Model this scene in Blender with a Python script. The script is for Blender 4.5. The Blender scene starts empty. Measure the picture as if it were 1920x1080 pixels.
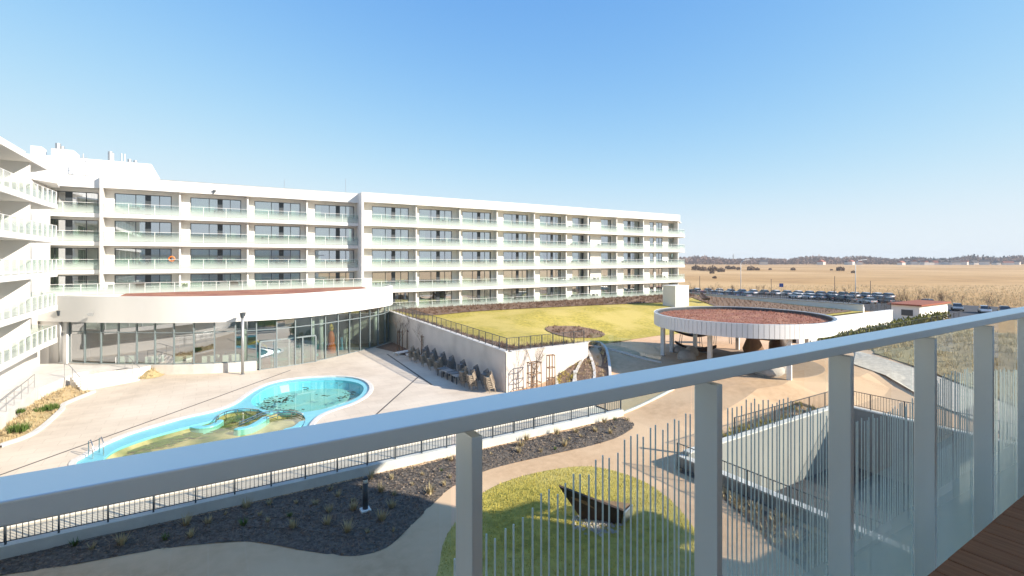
import bpy, bmesh, math, random
from mathutils import Vector, Matrix
from mathutils.geometry import delaunay_2d_cdt
random.seed(11)
R = math.radians
SC = bpy.context.scene
COL = SC.collection

# ------------------------------------------------------------------ camera
E = 10.4                       # eye height above the pool plaza (m)
FP, HZ = 920.0, 487.0          # focal length and horizon in photo pixels
TH = math.atan2(920, 1486)     # yaw of the view from the facade normal
S_, C_ = math.sin(TH), math.cos(TH)
cam = bpy.data.cameras.new('camera'); cam_o = bpy.data.objects.new('camera', cam); COL.objects.link(cam_o)
cam.sensor_width = 36; cam.lens = FP / 1920 * 36; cam.shift_y = -(540 - HZ) / 1920
cam.clip_start = 0.05; cam.clip_end = 9000
cam_o.location = (0, 0, E); cam_o.rotation_euler = (R(90), 0, -TH)
SC.camera = cam_o
# ------------------------------------------------------------------ sky and sun
SUN_AZ, SUN_EL = R(142), R(27)
w = bpy.data.worlds.new('World'); SC.world = w; w.use_nodes = True
wn = w.node_tree.nodes; wl = w.node_tree.links
sky = wn.new('ShaderNodeTexSky'); sky.sky_type = 'NISHITA'; sky.sun_disc = False
sky.sun_elevation = SUN_EL; sky.sun_rotation = SUN_AZ; sky.altitude = 0
sky.air_density = 0.6; sky.dust_density = 0.0; sky.ozone_density = 3.0
# film-like tone response of the whole sky: compresses the bright horizon, the same in every direction
sep = wn.new('ShaderNodeSeparateColor'); cmb = wn.new('ShaderNodeCombineColor'); wl.new(sky.outputs[0], sep.inputs[0])
for i_, (top_, mid_, ex) in enumerate(((.67, 1.5, 1.4), (.75, 1.55, 1.1), (.80, 1.0, 1.0))):
    src_ = sep.outputs[i_]
    for op, val in (('DIVIDE', mid_), ('POWER', ex), ('MULTIPLY', -1.0), ('EXPONENT', None), ('SUBTRACT', 1.0), ('MULTIPLY', top_ * 3.95)):
        nd = wn.new('ShaderNodeMath'); nd.operation = op
        if op == 'SUBTRACT': nd.inputs[0].default_value = val; wl.new(src_, nd.inputs[1])
        else:
            wl.new(src_, nd.inputs[0])
            if val is not None: nd.inputs[1].default_value = val
        src_ = nd.outputs[0]
    wl.new(src_, cmb.inputs[i_])
wl.new(cmb.outputs[0], wn['Background'].inputs[0]); wn['Background'].inputs[1].default_value = 0.12
sl = bpy.data.lights.new('sun', 'SUN'); sl.energy = 3.4; sl.angle = R(0.53); sl.color = (1, .90, .77)
so = bpy.data.objects.new('sun', sl); COL.objects.link(so)
dsun = Vector((math.sin(SUN_AZ) * math.cos(SUN_EL), math.cos(SUN_AZ) * math.cos(SUN_EL), math.sin(SUN_EL)))
so.rotation_euler = dsun.to_track_quat('Z', 'Y').to_euler(); so.location = (0, 0, 60)
SC.view_settings.view_transform = 'Standard'; SC.view_settings.look = 'None'
SC.view_settings.exposure = 1.35; SC.view_settings.gamma = 1
SC.cycles.use_denoising = True
SC.cycles.max_bounces = 10; SC.cycles.transparent_max_bounces = 40; SC.cycles.glossy_bounces = 4
SC.cycles.caustics_reflective = False; SC.cycles.caustics_refractive = False

# ------------------------------------------------------------------ helpers
def at(px, py, z=0.0):
    t = (px - 960) / FP; Z = FP * (E - z) / (py - HZ)
    return ((S_ + C_ * t) * Z, (C_ - S_ * t) * Z)
def u_at(px, v):
    t = (px - 960) / FP
    return v * (S_ + C_ * t) / (C_ - S_ * t)
def ss(a, b, x):
    k = min(1, max(0, (x - a) / (b - a))); return k * k * (3 - 2 * k)
def interp(tab, x):
    if x <= tab[0][0]: return tab[0][1]
    for (a, p), (b, q) in zip(tab, tab[1:]):
        if x <= b: return p + (q - p) * (x - a) / (b - a)
    return tab[-1][1]

MATS = {}
def mk(name, c, c2=None, scale=1.0, rough=.8, metal=0.0, bump=0.0, bscale=None, spec=.4, stretch=None, detail=6, lo=.35, hi=.65, c3=None, s3=.1, coat=0):
    if name in MATS: return MATS[name]
    m = bpy.data.materials.new(name); m.use_nodes = True; nt = m.node_tree; N = nt.nodes; L = nt.links
    b = N['Principled BSDF']; b.inputs['Roughness'].default_value = rough; b.inputs['Metallic'].default_value = metal
    b.inputs['Specular IOR Level'].default_value = spec; b.inputs['Base Color'].default_value = (*c, 1)
    if coat: b.inputs['Coat Weight'].default_value = coat
    g = N.new('ShaderNodeNewGeometry'); src = g.outputs['Position']
    if stretch:
        mp = N.new('ShaderNodeMapping'); mp.inputs['Scale'].default_value = stretch; L.new(src, mp.inputs[0]); src = mp.outputs[0]
    if c2:
        n = N.new('ShaderNodeTexNoise'); n.inputs['Scale'].default_value = scale; n.inputs['Detail'].default_value = detail; n.inputs['Roughness'].default_value = .62
        L.new(src, n.inputs['Vector'])
        r = N.new('ShaderNodeValToRGB'); r.color_ramp.elements[0].position = lo; r.color_ramp.elements[1].position = hi
        r.color_ramp.elements[0].color = (*c, 1); r.color_ramp.elements[1].color = (*c2, 1)
        L.new(n.outputs['Fac'], r.inputs[0]); out = r.outputs[0]
        if c3:
            n3 = N.new('ShaderNodeTexNoise'); n3.inputs['Scale'].default_value = s3; n3.inputs['Detail'].default_value = 3
            L.new(g.outputs['Position'], n3.inputs['Vector'])
            r3 = N.new('ShaderNodeMapRange'); r3.inputs[1].default_value = .42; r3.inputs[2].default_value = .62
            L.new(n3.outputs['Fac'], r3.inputs[0])
            mx = N.new('ShaderNodeMix'); mx.data_type = 'RGBA'; L.new(r3.outputs[0], mx.inputs[0]); L.new(out, mx.inputs[6]); mx.inputs[7].default_value = (*c3, 1)
            out = mx.outputs[2]
        L.new(out, b.inputs['Base Color'])
    if bump:
        n2 = N.new('ShaderNodeTexNoise'); n2.inputs['Scale'].default_value = bscale or scale * 3; n2.inputs['Detail'].default_value = 5
        L.new(src, n2.inputs['Vector'])
        bp = N.new('ShaderNodeBump'); bp.inputs['Strength'].default_value = 1; bp.inputs['Distance'].default_value = bump
        L.new(n2.outputs['Fac'], bp.inputs['Height']); L.new(bp.outputs[0], b.inputs['Normal'])
    MATS[name] = m; return m

def mk_glass(name, tint, refl=.12, rough=.01, frost=None, frost_col=(.85, .9, .88), frost_max=.85, ior=1.5):
    m = bpy.data.materials.new(name); m.use_nodes = True; nt = m.node_tree; N = nt.nodes; L = nt.links
    N.remove(N['Principled BSDF']); out = N['Material Output']
    tr = N.new('ShaderNodeBsdfTransparent'); tr.inputs[0].default_value = (*tint, 1)
    gl = N.new('ShaderNodeBsdfGlossy'); gl.inputs['Roughness'].default_value = rough; gl.inputs[0].default_value = (.95, .97, 1, 1)
    fr = N.new('ShaderNodeFresnel'); fr.inputs[0].default_value = ior
    ma = N.new('ShaderNodeMath'); ma.operation = 'MULTIPLY_ADD'; ma.inputs[1].default_value = 1 - refl; ma.inputs[2].default_value = refl; ma.use_clamp = True
    gb = N.new('ShaderNodeNewGeometry'); iv = N.new('ShaderNodeMath'); iv.operation = 'SUBTRACT'; iv.inputs[0].default_value = 1; L.new(gb.outputs['Backfacing'], iv.inputs[1])
    L.new(fr.outputs[0], ma.inputs[0]); mb = N.new('ShaderNodeMath'); mb.operation = 'MULTIPLY'; L.new(ma.outputs[0], mb.inputs[0]); L.new(iv.outputs[0], mb.inputs[1])
    base = tr.outputs[0]
    if frost:
        tc = N.new('ShaderNodeTexCoord'); sx = N.new('ShaderNodeSeparateXYZ'); L.new(tc.outputs['Generated'], sx.inputs[0])
        mr = N.new('ShaderNodeMapRange'); mr.inputs[1].default_value = frost[0]; mr.inputs[2].default_value = frost[1]
        mr.inputs[3].default_value = frost_max; mr.inputs[4].default_value = 0; mr.interpolation_type = 'SMOOTHSTEP'; L.new(sx.outputs[2], mr.inputs[0])
        df = N.new('ShaderNodeBsdfDiffuse'); df.inputs[0].default_value = (*frost_col, 1)
        tl = N.new('ShaderNodeBsdfTranslucent'); tl.inputs[0].default_value = (*frost_col, 1)
        m1 = N.new('ShaderNodeMixShader'); m1.inputs[0].default_value = .45; L.new(df.outputs[0], m1.inputs[1]); L.new(tl.outputs[0], m1.inputs[2])
        m2 = N.new('ShaderNodeMixShader'); L.new(mr.outputs[0], m2.inputs[0]); L.new(base, m2.inputs[1]); L.new(m1.outputs[0], m2.inputs[2])
        base = m2.outputs[0]
    mx = N.new('ShaderNodeMixShader'); L.new(mb.outputs[0], mx.inputs[0]); L.new(base, mx.inputs[1]); L.new(gl.outputs[0], mx.inputs[2])
    L.new(mx.outputs[0], out.inputs[0])
    MATS[name] = m; return m

# materials
WHITE = mk('white_render', (.76, .745, .72), (.69, .67, .64), .35, .75, stretch=(1, 1, .35), bump=.004, bscale=30, lo=.3, hi=.8)
WHITE2 = mk('white_paint', (.80, .79, .77), rough=.45)
CREAM = mk('cream_wall', (.88, .84, .79), (.82, .78, .73), .4, .8)
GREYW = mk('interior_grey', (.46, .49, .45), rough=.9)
SOFFIT = mk('soffit_paint', (.82, .78, .72), rough=.8)
FRAME = mk('anthracite_frame', (.055, .065, .075), rough=.4)
STEELG = mk('grey_green_steel', (.20, .24, .25), rough=.4)
DARKM = mk('dark_fence_paint', (.045, .055, .065), rough=.45)
CURT = mk('curtain_cloth', (.80, .82, .77), (.68, .70, .66), 6, .9, stretch=(5, 5, .1))
ALU = mk('grey_powder_coated_metal', (.84, .87, .845), (.83, .86, .835), 1, .29, metal=.4, spec=.6)
CONC = mk('board_concrete', (.68, .62, .56), (.58, .53, .48), .8, .9, stretch=(1, 1, .22), bump=.01, bscale=9, c3=(.72, .66, .60), s3=.35)
RAMPC = mk('ramp_concrete', (.34, .335, .31), (.28, .275, .26), .7, .85, stretch=(1, 1, .3))
COPING = mk('pale_coping', (.70, .67, .62), (.6, .57, .53), 1.2, .8)
PATH = mk('buff_bound_gravel', (.69, .45, .275), (.58, .37, .22), 2.2, .95, bump=.006, bscale=45, c3=(.72, .49, .31), s3=.16)
LAWN = mk('dry_lawn', (.54, .42, .085), (.34, .285, .055), 2.6, .95, bump=.07, bscale=14, lo=.4, hi=.6, c3=(.56, .44, .13), s3=.22, detail=9)
GBL = mk('grass_blade', (.66, .53, .13), (.38, .33, .06), 3, .9)
GBL2 = mk('green_blade', (.10, .16, .03), (.06, .11, .02), 3, .9)
MULCH = mk('bark_mulch', (.21, .165, .135), (.07, .058, .05), 7, .95, bump=.06, bscale=14, detail=8)
MULCHB = mk('brown_mulch', (.30, .195, .13), (.15, .10, .07), 5, .95, bump=.08, bscale=8, detail=8)
CHIP = mk('bark_chip', (.34, .25, .19), (.12, .09, .075), 9, .9)
STRAW = mk('straw_tuft', (.60, .48, .28), (.42, .32, .18), 4, .9)
TWIG = mk('brown_twig', (.17, .115, .08), (.10, .07, .05), 2, .9)
BARK = mk('grey_bark', (.23, .19, .16), (.14, .115, .10), 3, .9)
SEDUM = mk('red_sedum', (.46, .185, .125), (.20, .085, .06), 4.5, .95, bump=.1, bscale=9, c3=(.43, .21, .13), s3=.5, detail=9)
BLUE = mk('pool_blue_paint', (.15, .50, .60), (.18, .56, .66), 1.0, .35)
BASIN = mk('algae_basin', (.26, .56, .52), (.36, .54, .42), .5, .6, lo=.4, hi=.7)
BASIN2 = mk('green_basin', (.46, .42, .22), (.58, .52, .33), .35, .6, lo=.4, hi=.6, c3=(.09, .14, .012), s3=.5)
CHROME = mk('polished_steel', (.62, .62, .6), rough=.18, metal=1)
GALV = mk('galvanised_steel', (.42, .43, .43), rough=.45, metal=.7)
WOOD = mk('decking_board', (.42, .175, .075), (.31, .125, .052), 1.6, .75, spec=.2, stretch=(22, .7, 1), bump=.0015, bscale=30)
TIMB = mk('weathered_timber', (.27, .17, .10), (.18, .11, .07), 2, .85, stretch=(1, 1, .3))
DWOOD = mk('dark_wood', (.09, .058, .04), (.045, .03, .024), 3, .6)
ROCK = mk('pale_boulder', (.52, .47, .42), (.40, .35, .31), 2, .9, bump=.03, bscale=5)
GRAVEL = mk('pale_gravel', (.70, .61, .50), (.50, .43, .35), 3, .95, bump=.012, bscale=9)
DRYG = mk('dry_grass_bank', (.50, .38, .22), (.34, .25, .14), 1.3, .95, bump=.08, bscale=8, c3=(.44, .35, .18), s3=.13, detail=9)
FIELD = mk('reed_field', (.52, .31, .125), (.40, .23, .09), .05, .95, bump=.3, bscale=1.2, c3=(.60, .385, .18), s3=.006, detail=10)
ASPH = mk('asphalt', (.075, .075, .08), (.055, .055, .06), 2, .9)
WOODS = mk('winter_wood', (.30, .205, .165), (.19, .14, .12), .06, .95)
CONIF = mk('dark_conifer', (.045, .06, .05), (.03, .04, .04), .1, .95)
HEDGE = mk('evergreen_hedge', (.20, .19, .05), (.10, .115, .03), 2, .9)
WICK = mk('beige_wicker', (.40, .335, .26), (.27, .22, .17), 14, .85)
WICKD = mk('dark_grey_wicker', (.29, .28, .265), (.18, .175, .17), 14, .85)
TYRE = mk('tyre_rubber', (.02, .02, .02), rough=.9)
mk('pale_bounce_window', (.70, .72, .70), rough=.2)  # window panels behind the camera, made pale to bounce light onto the railing
CARG = mk('car_glass', (.02, .025, .03), rough=.06, spec=.8)
ROOFR = mk('red_roof_tile', (.30, .10, .06), rough=.9)
ROOFD = mk('dark_roof_tile', (.09, .075, .07), rough=.9)
YEL = mk('yellow_plastic', (.75, .5, .05), rough=.4); ORG = mk('orange_plastic', (.75, .2, .04), rough=.4)
REDP = mk('red_plastic', (.55, .05, .05), rough=.4); BLUP = mk('blue_plastic', (.25, .5, .7), rough=.4); POOLW = mk('indoor_pool_water', (.02, .38, .38), (.03, .50, .48), .8, .08)
PANE = mk_glass('window_pane', (.80, .90, .83), refl=.54)
HALLG = mk_glass('hall_pane', (.82, .89, .85), refl=.36)
BALG = mk_glass('frosted_balustrade', (.90, .95, .93), refl=.03, frost=(-.1, 1.0), frost_col=(.72, .78, .74), frost_max=.80)
RAILG = mk_glass('railing_glass', (.955, .985, .98), refl=.0, frost=(.18, .72), frost_col=(.62, .75, .71), frost_max=.62, ior=1.45)
CLEARG = mk_glass('clear_balustrade', (.92, .96, .94), refl=.05)
WATERU = mk_glass('pool_water', (.80, .97, .96), refl=.02, rough=.03, ior=1.33)
WATERL = mk_glass('green_water', (.88, .88, .68), refl=.03, rough=.04, ior=1.33)

def props(o, label=None, cat=None, group=None, kind=None):
    if label: o['label'] = label
    if cat: o['category'] = cat
    if group: o['group'] = group
    if kind: o['kind'] = kind
    return o
def thing(name, loc, label, cat, group=None, rz=0):
    o = bpy.data.objects.new(name, None); COL.objects.link(o); o.location = loc; o.rotation_euler = (0, 0, rz)
    o.empty_display_size = .2
    return props(o, label, cat, group)
def inst(name, me, parent=None, loc=(0, 0, 0), rot=(0, 0, 0), scale=(1, 1, 1), world=True):
    o = bpy.data.objects.new(name, me); COL.objects.link(o)
    l = Vector(loc)
    if parent is not None:
        o.parent = parent
        if world: l = l - WL(parent)
    o.location = l; o.rotation_euler = rot; o.scale = scale
    return o
def WL(o):
    l = Vector((0, 0, 0))
    while o is not None: l = l + o.location; o = o.parent
    return l
def copy_tree(o, parent=None):
    c = o.copy(); COL.objects.link(c); c.parent = parent
    for ch in [x for x in CH.get(o.name, [])]: copy_tree(ch, c)
    return c
CH = {}
class MB:
    def __init__(s): s.v = []; s.f = []; s.mi = []; s.cur = 0
    def add(s, vs, fs):
        o = len(s.v); s.v += [tuple(p) for p in vs]; s.f += [tuple(i + o for i in f) for f in fs]; s.mi += [s.cur] * len(fs); return s
    def box(s, x0, x1, y0, y1, z0, z1):
        return s.add([(x0, y0, z0), (x1, y0, z0), (x1, y1, z0), (x0, y1, z0), (x0, y0, z1), (x1, y0, z1), (x1, y1, z1), (x0, y1, z1)],
                     [(0, 3, 2, 1), (4, 5, 6, 7), (0, 1, 5, 4), (1, 2, 6, 5), (2, 3, 7, 6), (3, 0, 4, 7)])
    def obox(s, c, hx, hy, z0, z1, a):
        ca, sa = math.cos(a), math.sin(a)
        q = [(c[0] + x * ca - y * sa, c[1] + x * sa + y * ca) for x, y in ((-hx, -hy), (hx, -hy), (hx, hy), (-hx, hy))]
        return s.prism(q, z0, z1)
    def prism(s, poly, z0, z1):
        n = len(poly)
        a = sum(poly[i][0] * poly[(i + 1) % n][1] - poly[(i + 1) % n][0] * poly[i][1] for i in range(n))
        if a < 0: poly = poly[::-1]
        f0 = z0 if callable(z0) else (lambda x, y: z0); f1 = z1 if callable(z1) else (lambda x, y: z1)
        vs = [(x, y, f0(x, y)) for x, y in poly] + [(x, y, f1(x, y)) for x, y in poly]
        return s.add(vs, [tuple(range(n))[::-1], tuple(range(n, 2 * n))] + [(i, (i + 1) % n, n + (i + 1) % n, n + i) for i in range(n)])
    def bar(s, p, q, w, h):
        """box beam from p to q, width w, height h centred on the line"""
        p = Vector(p); q = Vector(q); d = (q - p); 
        up = Vector((0, 0, 1)) if abs(d.normalized().z) < .95 else Vector((1, 0, 0))
        sx = d.cross(up).normalized() * w / 2; sz = sx.cross(d).normalized() * h / 2
        vs = [p - sx - sz, p + sx - sz, p + sx + sz, p - sx + sz, q - sx - sz, q + sx - sz, q + sx + sz, q - sx + sz]
        return s.add(vs, [(0, 1, 2, 3), (7, 6, 5, 4), (0, 4, 5, 1), (1, 5, 6, 2), (2, 6, 7, 3), (3, 7, 4, 0)])
    def tube(s, pts, r, n=6, closed=False):
        pts = [Vector(p) for p in pts]; m = len(pts); rr = r if isinstance(r, (list, tuple)) else [r] * m
        vs = []
        for i, p in enumerate(pts):
            a = pts[max(i - 1, 0)]; b = pts[min(i + 1, m - 1)]; d = (b - a).normalized()
            up = Vector((0, 0, 1)) if abs(d.z) < .9 else Vector((1, 0, 0))
            x = d.cross(up).normalized(); y = d.cross(x)
            for k in range(n):
                an = 2 * math.pi * k / n; vs.append(p + (x * math.cos(an) + y * math.sin(an)) * rr[i])
        fs = [(i * n + k, i * n + (k + 1) % n, (i + 1) * n + (k + 1) % n, (i + 1) * n + k) for i in range(m - 1) for k in range(n)]
        fs += [tuple(range(n))[::-1], tuple(range((m - 1) * n, m * n))]
        return s.add(vs, fs)
    def lathe(s, prof, n=16, c=(0, 0)):
        vs = [(c[0] + r * math.cos(2 * math.pi * k / n), c[1] + r * math.sin(2 * math.pi * k / n), z) for r, z in prof for k in range(n)]
        m = len(prof)
        fs = [(i * n + k, i * n + (k + 1) % n, (i + 1) * n + (k + 1) % n, (i + 1) * n + k) for i in range(m - 1) for k in range(n)]
        fs += [tuple(range(n))[::-1], tuple(range((m - 1) * n, m * n))]
        return s.add(vs, fs)
    def quad(s, a, b, c, d): return s.add([a, b, c, d], [(0, 1, 2, 3)])
    def mesh(s, name, mats, off=None):
        me = bpy.data.meshes.new(name)
        v = s.v if off is None else [(x - off[0], y - off[1], z - off[2]) for x, y, z in s.v]
        me.from_pydata(v, [], s.f)
        for m in (mats if isinstance(mats, (list, tuple)) else [mats]): me.materials.append(m)
        if any(s.mi): me.polygons.foreach_set('material_index', s.mi)
        me.update(); return me
    def build(s, name, mats, parent=None, smooth=False, bevel=0, local=False, origin=None):
        if parent is not None and not local:
            o = inst(name, s.mesh(name, mats, WL(parent)), None); o.parent = parent
        elif parent is not None:
            o = inst(name, s.mesh(name, mats), None); o.parent = parent
        elif origin is not None:
            o = inst(name, s.mesh(name, mats, origin), None, origin)
        else: o = inst(name, s.mesh(name, mats))
        if parent is not None: CH.setdefault(parent.name, []).append(o)
        if smooth: 
            for p in o.data.polygons: p.use_smooth = True
        if bevel:
            b = o.modifiers.new('bevel', 'BEVEL'); b.width = bevel; b.segments = 2; b.limit_method = 'ANGLE'
        return o

def catmull(pts, k=8, closed=False):
    n = len(pts); out = []
    rng = range(n) if closed else range(n - 1)
    for i in rng:
        g = (lambda j: pts[j % n]) if closed else (lambda j: pts[min(max(j, 0), n - 1)])
        p0, p1, p2, p3 = g(i - 1), g(i), g(i + 1), g(i + 2)
        for q in range(k):
            t = q / k
            out.append(tuple(.5 * (2 * b + (c - a) * t + (2 * a - 5 * b + 4 * c - d) * t * t + (3 * b - a - 3 * c + d) * t ** 3) for a, b, c, d in zip(p0, p1, p2, p3)))
    if not closed: out.append(tuple(pts[-1]))
    return out
def resample(pts, step):
    d = [0]
    for a, b in zip(pts, pts[1:]): d.append(d[-1] + math.dist(a, b))
    n = max(1, round(d[-1] / step)); out = []; j = 0
    for i in range(n + 1):
        t = d[-1] * i / n
        while j < len(d) - 2 and d[j + 1] < t: j += 1
        k = (t - d[j]) / max(1e-9, d[j + 1] - d[j]); out.append(tuple(a + (b - a) * k for a, b in zip(pts[j], pts[j + 1])))
    return out
def inside(p, poly):
    x, y = p; r = False; n = len(poly)
    for i in range(n):
        (x1, y1), (x2, y2) = poly[i], poly[i - 1]
        if (y1 > y) != (y2 > y) and x < (x2 - x1) * (y - y1) / (y2 - y1) + x1: r = not r
    return r
def dedge(p, poly):
    b = 1e9; P = Vector(p[:2])
    for i in range(len(poly)):
        a = Vector(poly[i - 1][:2]); c = Vector(poly[i][:2]); d = c - a
        t = max(0, min(1, (P - a).dot(d) / max(1e-9, d.length_squared))); b = min(b, (P - a - d * t).length)
    return b
def tess(outline, hf, off=0.0, step=1.5, holes=()):
    """flat or hilly sheet inside an outline, as an MB"""
    vs = []; es = []
    for loop in [outline] + list(holes):
        o = len(vs); vs += [Vector(p[:2]) for p in loop]; n = len(loop); es += [(o + i, o + (i + 1) % n) for i in range(n)]
    if step:
        xs = [p[0] for p in outline]; ys = [p[1] for p in outline]
        y = min(ys) + step / 2
        while y < max(ys):
            x = min(xs) + step / 2
            while x < max(xs):
                p = (x + random.uniform(-.2, .2) * step, y + random.uniform(-.2, .2) * step)
                if inside(p, outline) and not any(inside(p, h) for h in holes) and dedge(p, outline) > step * .25 and all(dedge(p, h) > step * .25 for h in holes):
                    vs.append(Vector(p))
                x += step
            y += step
    V, _, F, _, _, _ = delaunay_2d_cdt(vs, es, [], 0, 1e-5)
    m = MB(); fs = []
    for f in F:
        c = sum((V[i] for i in f), Vector((0, 0))) / len(f)
        if inside(c, outline) and not any(inside(c, h) for h in holes):
            f = list(f); a, b, d = V[f[0]], V[f[1]], V[f[2]]
            if (b - a).cross(d - a) < 0: f.reverse()
            fs.append(tuple(f))
    m.add([(p.x, p.y, hf(p.x, p.y) + off) for p in V], fs); return m
def rand_in(poly, n, gap=0):
    xs = [p[0] for p in poly]; ys = [p[1] for p in poly]; out = []; g = 0
    while len(out) < n and g < n * 60:
        g += 1; p = (random.uniform(min(xs), max(xs)), random.uniform(min(ys), max(ys)))
        if inside(p, poly) and (not gap or all(math.dist(p, q) > gap for q in out)): out.append(p)
    return out
def tuft(m, x, y, z, h, r, n, lean=.6):
    for k in range(n):
        a = random.uniform(0, 6.28); l = random.uniform(.2, 1) * lean * h; hh = h * random.uniform(.6, 1.1)
        bx, by = x + math.cos(a) * r * random.random(), y + math.sin(a) * r * random.random()
        wv = .018 + .05 * h * random.random() * .5; ca, sa = -math.sin(a) * wv, math.cos(a) * wv
        tx, ty = bx + math.cos(a) * l, by + math.sin(a) * l
        m.add([(bx - ca, by - sa, z), (bx + ca, by + sa, z), (tx, ty, z + hh)], [(0, 1, 2)])
zero = lambda x, y: 0.0
def H(u, v):
    k = 13 * (1 - ss(15.5, 21, v)); b = 1.4 * ss(22 + k, 36 + k, u) * (1 - ss(50 + k * .5, 63 + k * .5, u))
    b += 1.5 * math.exp(-((u - 29.5) ** 2 + (v - 35) ** 2) / 28)
    b += 1.7 * ss(46, 62, u) * (1 - ss(72, 92, u)) * (1 - ss(19, 27, v))
    return b
def atH(px, py):
    z = 0
    for _ in range(30): z = .5 * z + .5 * H(*at(px, py, z))
    return at(px, py, z)
EDGE = [(28, 33.4), (31, 35.4), (35.5, 38.3), (41, 39.9), (45.4, 40.3), (52, 39.5), (58, 36.5), (62, 33.3)]
def HL(u, v):
    P = 3.05 + .65 * (v - 33) / 31
    if u < 28: return P
    ve = interp(EDGE, u) if u < 62 else 33.3
    low = H(u, ve) + .03
    if u > 58: low = low + (3.0 - low) * ss(58, 66, u)
    if u < 31: low = low + (3.0 - low) * (1 - (u - 28) / 3)
    return low + (P - low) * ss(0, 15, v - ve)

# ------------------------------------------------------------------ the setting
TR = (20.3, 35.6, 1.2, 16.1)      # garage ramp trench u0,u1,v0,v1
def sheet():
    m = MB(); B = 2600
    xs = [-B, -300, TR[0] - .4, TR[1] + .4, 400, B]; ys = [-B, -200, TR[2] - .2, TR[3] + .4, 400, B]
    z = -.08
    for i in range(5):
        for j in range(5):
            if i == 2 and j == 2: continue
            if 0 < i < 4 and 0 < j < 4:
                n = 4
            else: n = 1
            for a in range(n):
                for b in range(n):
                    X0 = xs[i] + (xs[i + 1] - xs[i]) * a / n; X1 = xs[i] + (xs[i + 1] - xs[i]) * (a + 1) / n
                    Y0 = ys[j] + (ys[j + 1] - ys[j]) * b / n; Y1 = ys[j] + (ys[j + 1] - ys[j]) * (b + 1) / n
                    if X1 > -16 and X0 < 25 and Y1 > 20 and Y0 < 70: zz = z
                    m.quad((X0, Y0, z), (X1, Y0, z), (X1, Y1, z), (X0, Y1, z))
    return m
POOL_PX = [(140, 869), (163, 853), (187, 838), (220, 823), (250, 811), (300, 796), (350, 782), (400, 771), (440, 757), (463, 741), (482, 729), (512, 717), (560, 709), (630, 706), (675, 711), (693, 724), (688, 740), (662, 756), (620, 770), (597, 781), (583, 795), (572, 815), (545, 842), (470, 870), (360, 893), (240, 905), (165, 900)]
POOL = catmull([at(*p) for p in POOL_PX], 3, True)
UP_PX = [(471, 749), (484, 736), (510, 723), (560, 714), (628, 711), (668, 716), (682, 726), (672, 742), (640, 756), (598, 767), (548, 772), (500, 768), (476, 759)]
UPP = catmull([at(*p) for p in UP_PX], 3, True)
LO_PX = [(188, 868), (203, 850), (225, 837), (260, 824), (292, 814), (352, 798), (385, 790), (404, 784), (420, 773), (450, 767), (484, 767), (500, 773), (530, 769), (558, 772), (572, 781), (568, 797), (552, 822), (520, 842), (460, 858), (360, 880), (250, 893), (190, 888)]
LOP = catmull([at(*p) for p in LO_PX], 3, True)
gm = MB(); B = 2600
hole = [(TR[0] - .4, TR[2] - .2), (TR[1] + .4, TR[2] - .2), (TR[1] + .4, TR[3] + .4), (TR[0] - .4, TR[3] + .4)]
ph = [(-15, 24), (19.8, 24), (19.8, 60), (-15, 60)]
gm = tess([(-B, -B), (B, -B), (B, B), (-B, B)], zero, -.08, 0, [hole, ph])
# extra vertices are not needed: the field is flat
props(gm.build('ground', FIELD), 'tan reed field running flat to the horizon', kind='structure')

plaza_out = [(-14.5, 24.05), (23.4, 24.05), (23.4, 28), (21.5, 33), (20.2, 33.2), (20.2, 62), (-14.5, 62)]
plz = mk('pale_plaza_paving', (.65, .55, .44), (.56, .47, .37), .7, .9, bump=.003, bscale=40, c3=(.69, .60, .49), s3=.16, stretch=(1, 1, 1))
def add_joints(m, period, width, col, ang=0):
    nt = m.node_tree; N = nt.nodes; L = nt.links; b = N['Principled BSDF']
    src = b.inputs['Base Color'].links[0].from_socket
    g = N.new('ShaderNodeNewGeometry'); mp = N.new('ShaderNodeMapping'); mp.inputs['Rotation'].default_value = (0, 0, ang); L.new(g.outputs['Position'], mp.inputs[0])
    br = N.new('ShaderNodeTexBrick'); br.inputs['Scale'].default_value = 1; br.inputs['Brick Width'].default_value = period[0]; br.inputs['Row Height'].default_value = period[1]
    br.inputs['Mortar Size'].default_value = width; br.inputs['Color1'].default_value = (1, 1, 1, 1); br.inputs['Color2'].default_value = (.94, .94, .94, 1); br.inputs['Mortar'].default_value = (*col, 1)
    L.new(mp.outputs[0], br.inputs['Vector'])
    mx = N.new('ShaderNodeMix'); mx.data_type = 'RGBA'; mx.blend_type = 'MULTIPLY'; mx.inputs[0].default_value = 1
    L.new(src, mx.inputs[6]); L.new(br.outputs['Color'], mx.inputs[7]); L.new(mx.outputs[2], b.inputs['Base Color'])
add_joints(plz, (1.6, .8), .016, (.82, .80, .78))
plaza = tess(plaza_out, zero, 0, 4, [POOL]).build('pool_plaza', plz); props(plaza, 'pale paved plaza round the outdoor pool', kind='structure')
# drains
dr = mk('drain_grating', (.10, .09, .08), rough=.7)
def drain(a, b, wd=.11):
    m = MB(); a = Vector((*a, .006)); b = Vector((*b, .006)); m.bar(a, b, wd, .008); m.build('drain_channel', dr, plaza)
drain(at(-20, 898), at(400, 747)); drain(at(400, 747), at(545, 694)); drain(at(700, 782), at(785, 706)); drain(at(726, 664), at(810, 722), .16)
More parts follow.
